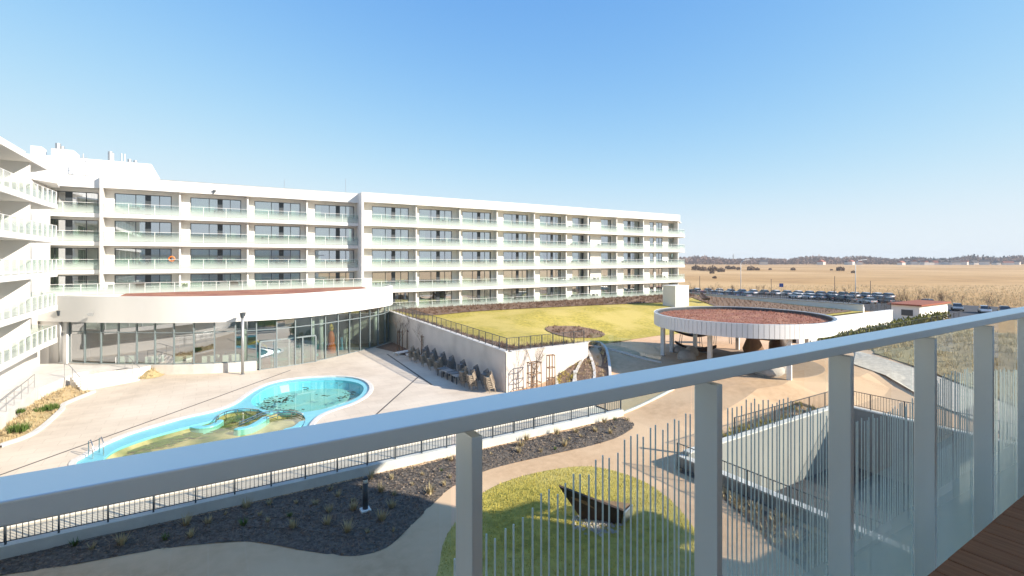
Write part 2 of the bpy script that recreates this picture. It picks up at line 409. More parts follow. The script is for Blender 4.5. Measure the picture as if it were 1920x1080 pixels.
# pool: coping, painted deck, basins
coping = MB(); n = len(POOL)
cx = sum(p[0] for p in POOL) / n
def offset(poly, d):
    n = len(poly); a = sum(poly[i][0] * poly[(i + 1) % n][1] - poly[(i + 1) % n][0] * poly[i][1] for i in range(n)); sg = 1 if a > 0 else -1
    out = []
    for i in range(n):
        t = Vector(poly[(i + 1) % n]) - Vector(poly[i - 1]); t.normalize(); out.append((poly[i][0] + t.y * d * sg, poly[i][1] - t.x * d * sg))
    return out
po = offset(POOL, .28); pi_ = offset(POOL, -.04)
pool = thing('outdoor_pool', (*at(480, 790), 0), 'blue kidney shaped outdoor pool with a round end', 'pool')
m = MB(); n = len(POOL)
vs = [(*p, .004) for p in po] + [(*p, .05) for p in offset(POOL, .24)] + [(*p, .05) for p in pi_] + [(*p, -.2) for p in pi_]
m.add(vs, [(k * n + i, k * n + (i + 1) % n, (k + 1) * n + (i + 1) % n, (k + 1) * n + i) for k in range(3) for i in range(n)])
m.build('coping', COPING, pool, smooth=False)
m = tess(offset(POOL, .02), zero, -.06, 0, [UPP, LOP])
for loop, dep in ((UPP, -.75), (LOP, -.5)):
    n = len(loop); q = offset(loop, -.25)
    vs = [(*p, -.06) for p in loop] + [(*p, -.2) for p in loop] + [(*p, dep) for p in q]
    for k in range(2):
        m.cur = 1 if (k and loop is LOP) else 0
        m.add(vs, [(k * n + i, k * n + (i + 1) % n, (k + 1) * n + (i + 1) % n, (k + 1) * n + i) for i in range(n)])
m.cur = 0
m.build('painted_shell', [BLUE, BASIN2], pool)
tess(offset(UPP, .0), zero, -.75, 0).build('basin_floor', BASIN, pool)
tess(offset(LOP, .0), zero, -.5, 0).build('basin_floor', BASIN2, pool)
props(tess(offset(UPP, .01), zero, -.14, 0).build('round_pool_water', WATERU), 'turquoise water of the round pool end', kind='structure')
props(tess(offset(LOP, .01), zero, -.14, 0).build('long_pool_water', WATERL), 'murky green water of the long pool end', kind='structure')

# garden ground: buff paths everywhere, lawns and beds on top
pout = [(-22, 1.3), (TR[0] - .35, 1.3), (TR[0] - .35, TR[3] + .35), (TR[1] + .35, TR[3] + .35), (TR[1] + .35, 1.3), (96, 1.3), (96, 45), (19.9, 45), (19.9, 33), (23.4, 28), (23.4, 24.0), (-22, 24.0)]
props(tess(pout, H, .0, 2.0).build('garden_path', PATH), 'buff gravel paths of the garden court', kind='structure')
lawn_out = [(19.95, 33.05), (28, 33.05)] + EDGE + [(66, 33.05), (80, 33.05), (80, 65), (19.95, 65)]
props(tess(lawn_out, HL, 0, 2.0).build('terrace_lawn', LAWN), 'broad yellow green lawn on the raised terrace', kind='structure')
nl = catmull([at(*p) for p in [(700, 1300), (790, 1130), (820, 1075), (840, 1000), (905, 925), (980, 893), (1070, 876), (1130, 878), (1200, 900), (1250, 932), (1290, 975), (1325, 1030), (1340, 1100), (1300, 1250), (1000, 1400)]], 4, True)
props(tess(nl, lambda u, v: .14 * ss(0, 4, dedge((u, v), nl)), .012, .7).build('lower_lawn', LAWN), 'shaded kidney shaped lawn below the balcony', kind='structure')
FV = 23.9
bed1 = catmull([at(*p) for p in [(-60, 1100), (0, 1080), (110, 1064), (300, 1030), (440, 1016), (500, 1020), (560, 1031), (640, 1042), (690, 1039), (735, 1020), (785, 972), (850, 912), (920, 880), (1000, 860), (1130, 830), (1180, 808), (1189, 797), (1183, 787)]], 4) + [(23.3, FV - .16), (-14, FV - .16)]
props(tess(bed1, lambda u, v: .10 * ss(0, .8, dedge((u, v), bed1)) + .03 * math.sin(u * 3.1) * math.sin(v * 4.3), .01, .5).build('planting_bed', MULCH), 'dark bark mulched bed along the railing plinth', kind='structure')
bed2 = [(19.6, 2), (19.6, 16.2), at(1330, 850), at(1290, 870), at(1330, 905), at(1365, 945), at(1412, 985), at(1445, 1022), at(1500, 1062), at(1560, 1120), (16, 3)]
props(tess(bed2, lambda u, v: .08 * ss(0, .8, dedge((u, v), bed2)), .012, .6).build('planting_bed', MULCH), 'dark mulched bed beside the garage ramp', kind='structure')
bed3 = catmull([(21, 62.6), (23, 56.5), (30, 57.5), (42, 56.8), (54, 55.5), (66, 54), (72, 57), (79, 60.5), (79, 64)], 4) + [(21, 64)]
props(tess(bed3, HL, .07, 1.2).build('planting_bed', MULCHB), 'long brown shrub bed at the foot of the facade', kind='structure')
bed4 = catmull([at(*p, 2.6) for p in [(1022, 622), (1040, 614), (1075, 609), (1115, 609), (1135, 613), (1120, 619), (1095, 625), (1078, 632), (1045, 631)]], 3, True)
props(tess(bed4, HL, .07, .8).build('planting_bed', MULCHB), 'small kidney shaped bed in the terrace lawn', kind='structure')
bed5 = [(20.2, 33.1), (29, 33.1), (29, 34.4), (22, 34.8), (21.2, 40), (20.9, 55), (20.2, 55)]
props(tess(bed5, HL, .06, 1.0).build('planting_bed', MULCHB), 'narrow brown bed behind the terrace fence', kind='structure')
bed6 = [(66, 34), (78.5, 34), (79.2, 60), (74, 58), (66, 48), (60, 40)]
props(tess(bed6, HL, .08, 1.2).build('planting_bed', MULCHB), 'ribbed brown bed on the far terrace corner', kind='structure')
gravel = [atH(*p) for p in [(1560, 655), (1640, 668), (1740, 700), (1830, 735), (1960, 790), (1960, 850), (1850, 800), (1745, 755), (1660, 705), (1600, 684)]]
props(tess(gravel, H, .07, 1.2).build('gravel_strip', GRAVEL), 'pale gravel strip between path and grassy bank', kind='structure')
bank = [atH(1570, 642), atH(1640, 664), atH(1740, 697), atH(1830, 732), atH(1985, 796), (48, 2), (95, 2), (95, 28), (70, 29.5), (58, 28)]
props(tess(bank, H, .10, 1.5).build('grassy_bank', DRYG), 'dry grass bank beyond the path', kind='structure')
park = [at(*p) for p in [(1262, 545), (1400, 549), (1600, 557), (1790, 571), (1960, 579), (1960, 600), (1800, 598), (1640, 583), (1400, 566), (1262, 562)]]
props(tess(park, zero, -.02, 0).build('parking_lot', ASPH), 'grey car park beyond the terrace', kind='structure')

# ------------------------------------------------------------------ long apartment building
FL = [3.6, 6.45, 9.35, 12.3, 15.25]
SOF, TOP = 17.9, 19.1
bld = thing('apartment_building', (30, 64, 0), 'long white five storey apartment building with glass balconies across the lawn', 'building')
post_me = MB().box(-.025, .025, -.025, .025, 0, 1.08).mesh('balustrade_post', WHITE2)
panel_cache = {}
def panel_me(L, h=1.02, mat=None, th=.02, key='b'):
    k = (key, round(L, 3), h)
    if k not in panel_cache: panel_cache[k] = MB().box(0, L, -th / 2, th / 2, 0, h).mesh('glass_panel', mat or BALG)
    return panel_cache[k]
rail_cache = {}
def balustrade(par, p0, p1, z, npan, posts=True):
    d = Vector((p1[0] - p0[0], p1[1] - p0[1])); L = d.length; a = math.atan2(d.y, d.x); l = L / npan
    for i in range(npan):
        x, y = p0[0] + d.x * i / npan, p0[1] + d.y * i / npan
        inst('glass_panel', panel_me(l - .05), par, (x + .025 * math.cos(a), y + .025 * math.sin(a), z + .04), (0, 0, a))
        if posts: inst('balustrade_post', post_me, par, (x - .05 * math.sin(a), y + .05 * math.cos(a), z), (0, 0, a))
    m = MB(); m.bar((*p0, z + 1.085), (*p1, z + 1.085), .045, .03); m.build('top_rail', WHITE2, par)
curt_cache = {}
def curtain_me(wd, h):
    k = (round(wd, 1), h)
    if k not in curt_cache:
        m = MB(); n = max(4, int(wd / .12)); pts = [(wd * i / n, .05 * (i % 2)) for i in range(n + 1)]
        m.add([(x, y, 0) for x, y in pts] + [(x, y, h) for x, y in pts], [(i, i + 1, n + 2 + i, n + 1 + i) for i in range(n)])
        curt_cache[k] = m.mesh('curtain', CURT)
    return curt_cache[k]
pane_cache = {}
def window(par, u0, u1, v, z0, h, cuts, darkseg=(), rnd=True):
    """cuts: fractions; each segment between cuts is a pane unless in darkseg"""
    W = u1 - u0; m = MB(); fr = .07
    m.box(u0, u1, v - .05, v + .05, z0 + h - fr, z0 + h); m.box(u0, u1, v - .05, v + .05, z0, z0 + fr)
    for i, c in enumerate(cuts):
        x = u0 + W * c; hw = .035 if 0 < i < len(cuts) - 1 else .04
        x = min(max(x, u0 + hw), u1 - hw); m.box(x - hw, x + hw, v - .051, v + .049, z0 + fr, z0 + h - fr)
    for i in darkseg: m.box(u0 + W * cuts[i] + .036, u0 + W * cuts[i + 1] - .036, v - .03, v + .03, z0 + fr, z0 + h - fr)
    f = m.build('window', FRAME, par)
    for i in range(len(cuts) - 1):
        if i in darkseg: continue
        wd = W * (cuts[i + 1] - cuts[i]) - .07; k = (round(wd, 2), h)
        if k not in pane_cache: pane_cache[k] = MB().box(0, wd, -.012, .012, 0, h - 2 * fr).mesh('pane', PANE)
        inst('pane', pane_cache[k], f, (u0 + W * cuts[i] + .035, v, z0 + fr))
    if rnd and random.random() < .45:
        inst('curtain', curtain_me(W * random.choice((.5, .94)), h - .1), f, (u0 + .1, v + .3, z0 + .05))
    elif rnd:
        for side in (0, 1):
            if random.random() < .85:
                cw = W * random.choice((.14, .2, .3, .4)); x = u0 + .1 if side == 0 else u1 - .1 - cw
                inst('curtain', curtain_me(cw, h - .1), f, (x, v + .25, z0 + .05))
    return f
CUT4 = ([0, .36, .53, .62, .78, 1], (2,))
def block(par, parts, wins, vf, vr, ends, rows=range(5), winrow=None, glass_off=.06, bal=True, roof=True, npan=3):
    u0, u1 = parts[0], parts[-1]
    for r in rows:
        z = FL[r]; zt = (FL[r + 1] - .42) if r < 4 else SOF
        m = MB(); m.box(u0, ends, vf, vr + 4.5, z - .42, z); m.build('floor_slab', WHITE, par)
        # wall between windows
        m = MB(); h = 2.3; x = u0
        for (a, b, *_) in wins:
            m.box(x, a, vr - .12, vr + .15, z, z + h); x = b
        m.box(x, u1, vr - .12, vr + .15, z, z + h); m.box(u0, u1, vr - .12, vr + .15, z + h, zt); m.build('wall', CREAM, par)
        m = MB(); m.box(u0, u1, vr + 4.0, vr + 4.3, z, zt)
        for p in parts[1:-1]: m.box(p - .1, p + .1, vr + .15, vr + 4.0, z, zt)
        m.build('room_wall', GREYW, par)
        for p in parts:
            m = MB(); m.box(p - .08, p + .08, vf + .45, vr - .12, z, zt); m.build('partition', WHITE, par)
        for wi in wins:
            a, b, cuts, dk = wi; window(par, a, b, vr, z, h, cuts, dk)
        if bal:
            for i in range(len(parts) - 1):
                e = parts[i + 1]; nb = max(1, round((e - parts[i]) / 2.2)) if npan == 3 else npan
                balustrade(par, (parts[i], vf + glass_off), (e, vf + glass_off), z, nb)
    if roof:
        m = MB(); m.box(u0, u1, vf, vf + 13, SOF, TOP); m.build('roof', WHITE, par)
        m = MB(); m.box(u0 - .03, u1 + .03, vf - .03, vf + .35, TOP, TOP + .05); m.build('roof_coping', GALV, par)
VC, VB, VA = 64.0, 65.7, 66.4
pc = [u_at(p, VC) for p in (680, 783, 865, 935, 1005, 1065, 1106, 1160, 1210)] + [78.1]
def W4(px0, px1, v): return (u_at(px0, v), u_at(px1, v), *CUT4)
wc = [W4(a, b, VC + 1.6) for a, b in ((697, 766), (785, 847), (866, 920), (943, 989), (1011, 1051), (1072, 1106))]
wc += [(u_at(1126, 65.6), u_at(1145, 65.6), [0, 1], ()), (u_at(1168, 65.6), u_at(1198, 65.6), [0, .3, .45, .62, 1], (1,)),
       (u_at(1217, 65.6), u_at(1225, 65.6), [0, 1], ()), (u_at(1229, 65.6), u_at(1241, 65.6), [0, .5, 1], ()), (u_at(1252, 65.6), u_at(1267, 65.6), [0, .4, 1], ())]
block(bld, pc, wc, VC, VC + 1.6, 78.1)
# rounded end balconies wrapping the east corner
for r in range(5):
    z = FL[r]
    arc = [(78.1 + 4.1 * math.sin(a), VC + 4.1 - 4.1 * math.cos(a)) for a in [R(x) for x in range(0, 91, 15)]]
    m = MB(); m.prism([(78.1, VC + 12)] + [(78.1, VC)] + arc[1:] + [(82.2, VC + 12)], z - .42, z); m.build('floor_slab', WHITE, bld)
    ar2 = [(78.1 + 4.04 * math.sin(a), VC + 4.1 - 4.04 * math.cos(a)) for a in [R(x) for x in range(0, 91, 18)]]
    for a, b in zip(ar2, ar2[1:]): balustrade(bld, a, b, z, 1)
    balustrade(bld, ar2[-1], (82.14, VC + 12), z, 4)
m = MB(); m.prism([(77.9, VC + .1), (82.4, VC + 3.2), (82.4, VC + 12), (77.9, VC + 12)], SOF - .02, SOF + .14); m.build('canopy', WHITE, bld)
m = MB(); m.box(77.85, 78.1, VC + 2.2, VC + 12, .2, SOF); m.build('wall', WHITE, bld)
# block B
pb = [u_at(190, VB), u_at(337, VB), u_at(465, VB), u_at(577, VB), pc[0]]
wb = [W4(a, b, VB + 1.6) for a, b in ((215, 322), (357, 452), (477, 563), (590, 664))]
block(bld, pb, wb, VB, VB + 1.6, pb[-1] - .12, rows=range(1, 5))
pa = [-22, pb[0]]
wa = [(u_at(66, VA + 1.6), u_at(185, VA + 1.6), [0, .3, .47, .57, .8, 1], (2,))]
block(bld, pa, wa, VA, VA + 1.6, pa[-1] - .12, rows=range(1, 5), npan=4)
# cheek walls where the blocks step forward
for (u, v0, v1) in ((pc[0], VC, VB + 2), (pb[0], VB, VA + 2)):
    m = MB(); m.box(u - .13, u + .13, v0 - .02, v1, 3.0, TOP + .02); m.build('cheek_wall', WHITE, bld)
# base strip below the lowest balconies
m = MB(); m.box(pc[0], 78.1, VC + .1, VC + .5, 2.4, FL[0] - .42); m.build('plinth', WHITE, bld)
# roof plant
m = MB(); m.box(-27, -5.8, 73, 81, TOP - .1, 21.9); m.build('plant_room', WHITE, bld)
m = MB(); m.box(-5.9, -5.4, 72.9, 81, TOP - .1, 21.1); m.build('plant_room', WHITE, bld)
m = MB(); m.box(u_at(96, 74), u_at(138, 74), 74, 77, 21.9, 22.9); m.build('chimney_stack', WHITE, bld)
m = MB(); m.box(u_at(57, 74), u_at(78, 74), 74, 76, 21.9, 23.0); m.build('chimney_stack', WHITE, bld)
def on_roof(px, v, z0, z1, r, name, mat=GALV, n=8):
    u = u_at(px, v); MB().tube([(u, v, z0), (u, v, z1)], r, n).build(name, mat, bld, smooth=False)
for px, z0, z1, r, nm in ((207, 21.9, 23.2, .24, 'flue'), (212, 21.9, 23.0, .12, 'flue'), (228, 21.9, 23.1, .07, 'vent_pipe'), (234, 21.9, 23.1, .07, 'vent_pipe'), (243, 21.9, 22.5, .2, 'vent_cowl'), (254, 21.9, 22.4, .2, 'vent_cowl'), (109, 22.9, 23.6, .26, 'vent_cowl'), (117, 22.9, 23.3, .2, 'vent_cowl'), (156, 20.2, 22.1, .05, 'antenna_mast'), (162, 20.2, 21.4, .09, 'antenna_mast')):
    on_roof(px, 74.5 if 'mast' not in nm else 71, z0 if 'mast' not in nm else TOP, z1, r, nm)
m = MB(); u = u_at(156, 71); m.bar((u - .7, 71, 21.3), (u + .7, 71, 21.3), .04, .04); m.bar((u - .4, 71, 21.7), (u + .4, 71, 21.7), .04, .04); m.build('antenna_arm', GALV, bld)
for px in (335, 465, 548, 580, 636, 650): on_roof(px, 73, TOP, TOP + random.uniform(.5, .9), random.uniform(.06, .2), 'vent_cowl', FRAME)
for px, hh in ((533, 2.2), (648, 3.0)): on_roof(px, 73, TOP, TOP + hh, .025, 'lightning_rod', GALV, 4)
for px in (1170, 1208): on_roof(px, 72, TOP, TOP + .8, .06, 'vent_pipe', FRAME, 5)
m = MB(); u = u_at(402, VB); m.box(u - .15, u + .15, VB - .25, VB, 18.2, 18.35); m.tube([(u + .1, VB - .2, 18.3), (u - .1, VB - .3, 17.9)], .06, 6); m.build('camera_bracket', FRAME, bld)

# ------------------------------------------------------------------ left wing
wing = thing('apartment_wing', (-12, 40, 0), 'white apartment wing with slanting glass balconies at the left edge', 'building')
UW = -11.4
for r in range(5):
    z = FL[r]; zt = (FL[r + 1] - .42) if r < 4 else SOF
    m = MB(); m.prism([(-20, 12), (UW, 12), (UW, 54.0), (UW + .2, 57.4), (-13.6, 59.2), (-20, 59.2)], z - .42, z); m.build('floor_slab', WHITE, wing)
    vs_ = [12 + 6.6 * i for i in range(8)]
    for i, v in enumerate(vs_[:-1]):
        m = MB(); m.box(-13.6, UW - .25, v - .11, v + .11, z, zt); m.build('partition', WHITE, wing)
    m = MB()
    ys = [12] + [y for v in vs_[:-1] for y in (v + 1, v + 5.6)] + [58.5]
    for a, b in zip(ys[::2], ys[1::2]): m.box(-13.75, -13.5, a, b, z, z + 2.3)
    m.box(-13.75, -13.5, 12, 58.5, z + 2.3, zt); m.build('wall', WHITE, wing)
    for v in vs_[2:-1]:
        f = MB()
        for y in (v + 1, v + 2.5, v + 3.3, v + 4.4, v + 5.6): f.box(-13.68, -13.58, y - .04, y + .04, z, z + 2.3)
        f.box(-13.68, -13.58, v + 1, v + 5.6, z + 2.22, z + 2.3)
        f = f.build('window', FRAME, wing)
        for a, b in ((1, 2.5), (2.5, 3.3), (3.3, 4.4), (4.4, 5.6)):
            MB().box(-13.645, -13.615, v + a + .05, v + b - .05, z + .02, z + 2.2).build('pane', PANE, f)
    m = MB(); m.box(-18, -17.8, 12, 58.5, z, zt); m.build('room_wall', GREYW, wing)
    k = 7
    for i in range(k):
        a = 22 + 32 * i / k; b = 22 + 32 * (i + 1) / k
        balustrade(wing, (UW - .06, b), (UW - .06, a), z, 3)
    balustrade(wing, (UW + .1, 57.3), (UW - .06, 54), z, 3)
    balustrade(wing, (-13.5, 59.05), (UW + .1, 57.3), z, 2)
m = MB(); m.box(-20, -13.5, 12, 58.5, SOF, 19.75); m.build('roof', WHITE, wing)
m = MB(); m.prism([(-13.5, 12), (UW, 12), (UW, 53), (UW, 55.2), (-13.5, 58.2)], SOF - .02, SOF + .16); m.build('canopy', WHITE, wing)
m = MB(); m.prism([(-20, 59.3), (-14, 59.3), (-12.2, 62.2), (-12.8, 66.3), (-20, 66.3)], SOF - .25, SOF - .05); m.build('canopy', WHITE, wing)
m = MB(); m.box(-13.8, -13.46, 12, 58.5, 19.75, 19.79); m.build('roof_coping', WHITE2, wing)
m = MB(); m.box(-20, -13.5, 58.5, 66.4, 3.2, SOF - .3); m.build('wall', WHITE, wing)
m = MB(); m.box(-20, -13, 12, 60.5, 0, FL[0] - .42); m.build('wall', WHITE, wing)
MB().tube([(-14.5, 50, 19.75), (-14.5, 50, 20.2)], .18, 8).build('vent_cowl', FRAME, wing)

# ------------------------------------------------------------------ pool hall
hall = thing('pool_hall', (4, 56, 0), 'curved white pool hall with a tall glazed front beside the pool', 'building')
hp = [(-14.5, 63), (-12.7, 61.2), (-9.0, 57.9), (-6.1, 55.8), (-2.9, 53.7), (.4, 52.2), (4, 51.5), (7, 51.8), (9.85, 53.0), (13.4, 55.2), (16.6, 57.5), (18.9, 59.6), (20.1, 61.5), (20.25, 63.6)]
hc = catmull(hp, 10)
def offl(pts, d):
    out = []
    for i in range(len(pts)):
        t = Vector(pts[min(i + 1, len(pts) - 1)]) - Vector(pts[max(i - 1, 0)]); t.normalize(); out.append((pts[i][0] - t.y * d, pts[i][1] + t.x * d))
    return out
hin = offl(hc, .35); hgl = offl(hc, .55)
BZ0, BZ1 = 4.7, 7.08
m = MB(); n = len(hc)
vs = [(*p, BZ0) for p in hc] + [(*p, BZ1) for p in hc] + [(*p, BZ1) for p in hin] + [(*p, BZ0) for p in hin]
m.add(vs, [(k * n + i, k * n + i + 1, ((k + 1) % 4) * n + i + 1, ((k + 1) % 4) * n + i) for k in range(4) for i in range(n - 1)])
m.build('parapet_band', WHITE, hall, smooth=False)
roofp = offl(hc, .36) + [(20, 64.2), (-14, 64.2)]
tess(roofp, zero, 6.72, 0).build('roof', WHITE, hall)
tess(roofp, zero, BZ0 + .02, 0).build('ceiling', SOFFIT, hall)
sed = [p for p in offl(hc, .9) if -7.2 < p[0] < 16.2] + [(16.4, 62.2), (-7, 62.2)]
sd = tess(sed, zero, 7.03, 1.2); sd.build('green_roof', SEDUM, hall)
m = MB(); m.prism([(-13.2, 62.3), (16.75, 62.3), (16.75, 67.5), (-13.2, 67.5)], 6.3, 6.95); m.build('terrace', COPING, hall)
for a, b in ((-13, -5.5), (-5.5, 2), (2, 9.5), (9.5, 16.6)):
    balustrade(hall, (a, 62.45), (b, 62.45), 6.95, 6)
g0 = next(i for i, p in enumerate(hgl) if p[0] / p[1] > u_at(124, 1.0))
m = MB(); wl_ = offl(hc, .3)[:g0 + 1]; wo = offl(wl_, .3); m.prism(wl_ + wo[::-1], 0, BZ0 - .002); m.build('wall', WHITE, hall)
gl = resample(hgl[g0:-2], 1.75)
pane3 = {}
for i, (a, b) in enumerate(zip(gl, gl[1:])):
    d = Vector(b) - Vector(a); L = d.length; an = math.atan2(d.y, d.x)
    z0 = .95 if a[0] < 2.2 else .06
    for za, zb in ((z0, 3.72), (3.8, BZ0 - .05)):
        k = (round(L, 2), za, zb)
        if k not in pane3: pane3[k] = MB().box(.05, L - .05, -.015, .015, 0, zb - za).mesh('pane', HALLG)
        inst('pane', pane3[k], hall, (*a, za), (0, 0, an))
    m = MB(); m.obox(a, .05, .09, z0 - .06, BZ0, an); m.build('mullion', STEELG, hall)
    m = MB(); mid = ((a[0] + b[0]) / 2, (a[1] + b[1]) / 2)
    m.obox(mid, L / 2 - .052, .06, 3.72, 3.8, an); m.obox(mid, L / 2 - .052, .07, z0 - .08, z0, an); m.build('transom', STEELG, hall)
    if a[0] < 2.2: m = MB(); m.obox(mid, L / 2 + .03, .16, 0, z0 - .08, an); m.build('plinth', COPING, hall)
# door bay standing proud of the glass line
dm = thing('glass_door_bay', (4.9, 51.75, 0), None, None)
COL.objects.unlink(dm); bpy.data.objects.remove(dm)
rq = lambda px: min(resample(offl(hc, .30), .05), key=lambda p: abs(p[0] / p[1] - u_at(px, 1.0)))
a = rq(487); b = rq(592); d = Vector(b) - Vector(a); an = math.atan2(d.y, d.x)
m = MB()
for k in range(5): 
    p = Vector(a) + d * k / 4; m.obox(p, .06, .09, 0, 2.62, an)
pm = (Vector(a) + Vector(b)) / 2; m.obox(pm, d.length / 2, .085, 2.62, 2.75, an); m.obox(pm, d.length / 2, .03, .002, .06, an)
door = m.build('door', STEELG, hall)
for k in range(4):
    p = Vector(a) + d * k / 4; L = d.length / 4; mm = MB().box(.07, L - .07, -.012, .012, .07, 2.6).mesh('pane', HALLG); inst('pane', mm, door, (*p, 0), (0, 0, an))
for px in (462, 590, 608, 710):
    u, v = at(px, 694); 
    q = min(hgl, key=lambda p: abs((p[0] / p[1]) - (u / v))); MB().tube([(q[0] - .1, q[1] + .9, 0), (q[0] - .1, q[1] + .9, BZ0)], .22, 12).build('column', WHITE2, hall, smooth=True)
# hall interior
tess(offl(hc, .6) + [(20, 64), (-14, 64)], zero, .03, 0).build('floor', mk('hall_floor', (.42, .38, .33), (.36, .32, .28), 1, .5), hall)
m = MB(); m.box(-14, 20, 63.9, 64.1, 0, BZ0); m.build('back_wall', mk('hall_back', (.50, .48, .43), rough=.9), hall)
m = MB(); m.box(-9.5, -2.5, 60.5, 60.8, .05, 2.6); m.build('partition', mk('hall_wood', (.22, .12, .07), rough=.7), hall)
m = MB(); m.prism([(2.5, 55), (9.5, 55.5), (13, 58.5), (12, 62.5), (1.5, 62.5)], .035, .3); m.build('indoor_pool', POOLW, hall)
m = MB(); m.tube([(5.2, 55.2, .3), (5.0, 55.3, 1.6), (4.2, 55.5, 2.2), (3.4, 55.7, 1.9)], .12, 8); m.build('water_slide', YEL, hall, smooth=True)
m = MB(); m.lathe([(.5, .05), (.55, .6), (.35, 1.2), (.42, 1.6), (.3, 2.2), (.15, 2.5)], 10, (11.6, 56.9)); m.build('play_figure', ORG, hall, smooth=True)
m = MB(); m.lathe([(.2, 2.5), (.3, 2.8), (.2, 3.1), (.05, 3.3)], 10, (11.6, 56.9)); m.build('play_figure', YEL, hall, smooth=True)
for k in range(9):
    m = MB(); x = 9.2 + k * .55; y = 55.1 + k * .42; m.tube([(x, y, .05), (x + random.uniform(-.1, .1), y, random.uniform(1.1, 1.6))], random.uniform(.1, .16), 6); m.build('play_post', [WHITE2, BLUP, WHITE2][k % 3], hall)
for k, x in enumerate((-6.5, -4.2, -2.0, .2, 1.8)):
    q = min(hgl, key=lambda p: abs(p[0] - x)); m = MB(); m.box(x - .7, x + .7, q[1] + .5, q[1] + 1.0, .9, 1.5); m.build('bench', WHITE2, hall)
m = MB(); u, v = at(501, 694); m.box(u - .35, u + .35, v + .7, v + 1.1, .05, 1.25); m.build('poster_stand', REDP, hall)
MB().box(-9.2, -8.8, 57.35, 57.5, 5.35, 5.6).build('wall_lamp', GALV, hall)

# raised terrace and stairs at the left of the hall
ter = [(-13.5, 60.9), (-13.5, 50.5), (-10.6, 49.5), (-9.5, 54.3), (-8.7, 54.5), (-5.9, 53.4), (-5.1, 53.9), (-4.4, 54.6), (-8.6, 57.3), (-12, 60.2)]
t_ = MB().prism(ter, 0.0, .9).build('upper_terrace', COPING); props(t_, 'pale terrace at the head of the pool stairs', kind='structure')
st = thing('outdoor_stairs', (-6.5, 52, 0), 'pale flight of steps leading from plaza to hall terrace', 'stairs')
dv = Vector((-.5, .866)); sd_ = Vector((.866, .5)); an = math.atan2(sd_.y, sd_.x)
for i in range(6):
    c = Vector((-6.75, 51.75)) + dv * (.17 + i * .34); m = MB(); m.obox(c, 2.0, .17, 0.0, .15 * (i + 1), an); m.build('step', COPING, st, bevel=.015)
emb = [at(0, 835), at(60, 812), at(110, 770), at(117, 758), at(170, 735), at(165, 728)] + [(-9.0, 52.3), (-9.6, 54.2), (-10.7, 49.4), (-10.8, 34), (-10.3, 34)]
props(tess(emb, lambda u, v: 1.0 * ss(0, 2.0, dedge((u, v), emb)) * ss(-7.8, -10.2, u) , .01, .6).build('planted_bank', DRYG), 'straw coloured planted bank left of the stairs', kind='structure')
kb = [at(*p) for p in [(-10, 842), (0, 836), (60, 813), (110, 771), (117, 759), (172, 736)]]; kb = catmull(kb, 5); kk = offl(kb, -.28)
m = MB(); n = len(kb)
vs = [(*p, 0) for p in kk] + [(*p, .14) for p in kk] + [(*p, .14) for p in kb] + [(*p, 0) for p in kb]
m.add(vs, [(k * n + i, k * n + i + 1, (k + 1) * n + i + 1, (k + 1) * n + i) for k in range(3) for i in range(n - 1)])
props(m.build('bank_kerb', COPING), 'pale curved kerb edging the straw coloured bank', 'kerb')
m = MB(); m.prism([(-13, 20), (-10.8, 20), (-10.8, 49.5), (-13, 50.4)], lambda u, v: -.05, lambda u, v: .2 + .7 * ss(30, 49, v)); props(m.build('side_ramp', COPING), 'pale ramp between wing and planted bank', kind='structure')
emb2 = catmull([at(*p) for p in [(232, 694), (262, 711), (308, 703), (285, 688), (255, 683)]], 4, True)
props(tess(emb2, lambda u, v: .55 * ss(0, 1.0, dedge((u, v), emb2)), .01, .4).build('planted_bank', DRYG), 'small straw coloured wedge right of the stairs', kind='structure')
def handrail(name, pts, label, h=1.0, mid=True):
    o = thing(name, pts[0], label, 'handrail', 'steel handrails by the stairs')
    m = MB(); m.tube([(p[0], p[1], p[2] + h) for p in pts], .028, 6); m.build('top_rail', GALV, o)
    if mid: m = MB(); m.tube([(p[0], p[1], p[2] + h * .5) for p in pts], .016, 5); m.build('lower_rail', GALV, o)
    rs = resample(pts, 1.5)
    for p in rs: MB().tube([p, (p[0], p[1], p[2] + h)], .022, 5).build('post', GALV, o)
    return o
handrail('handrail', [(-10.9, 30, .25), (-10.9, 40, .55), (-10.9, 49.3, .95)], 'long steel handrail climbing the ramp along the bank')
handrail('handrail', [(-12.9, 30, .25), (-12.9, 40, .55), (-12.9, 49.3, .95)], 'steel handrail on the wing side of the ramp')
a = Vector((-6.75, 51.75)) - sd_ * 2.05
handrail('handrail', [(*(a + dv * .1), .1), (*(a + dv * 2.0), .9), (*(a + dv * 2.9), .9)], 'steel handrail on the left of the pool stairs', mid=False)
a = Vector((-6.75, 51.75)) + sd_ * 2.05
handrail('handrail', [(*(a + dv * .1), .1), (*(a + dv * 2.0), .9), (*(a + dv * 2.6), .9)], 'steel handrail on the right of the pool stairs', mid=False)
for bx, nm in ((emb, 'planted bank left of the stairs'), (emb2, 'wedge right of the stairs')):
    m = MB()
    for p in rand_in(bx, 520 if bx is emb else 90):
        e = dedge(p, bx)
        z = 1.0 * ss(0, 2, e) * ss(-7.8, -10.2, p[0]) if bx is emb else .55 * ss(0, 1, e)
        tuft(m, p[0], p[1], z, random.uniform(.1, .3), .12, 8)
    props(m.build('dry_grass', STRAW), 'straw coloured grass on the ' + nm, kind='stuff')
sh_me = MB()
for k in range(60): tuft(sh_me, random.uniform(-.3, .3), random.uniform(-.3, .3), 0, .4, .1, 4)
sh_me = sh_me.mesh('shrub', GBL2)
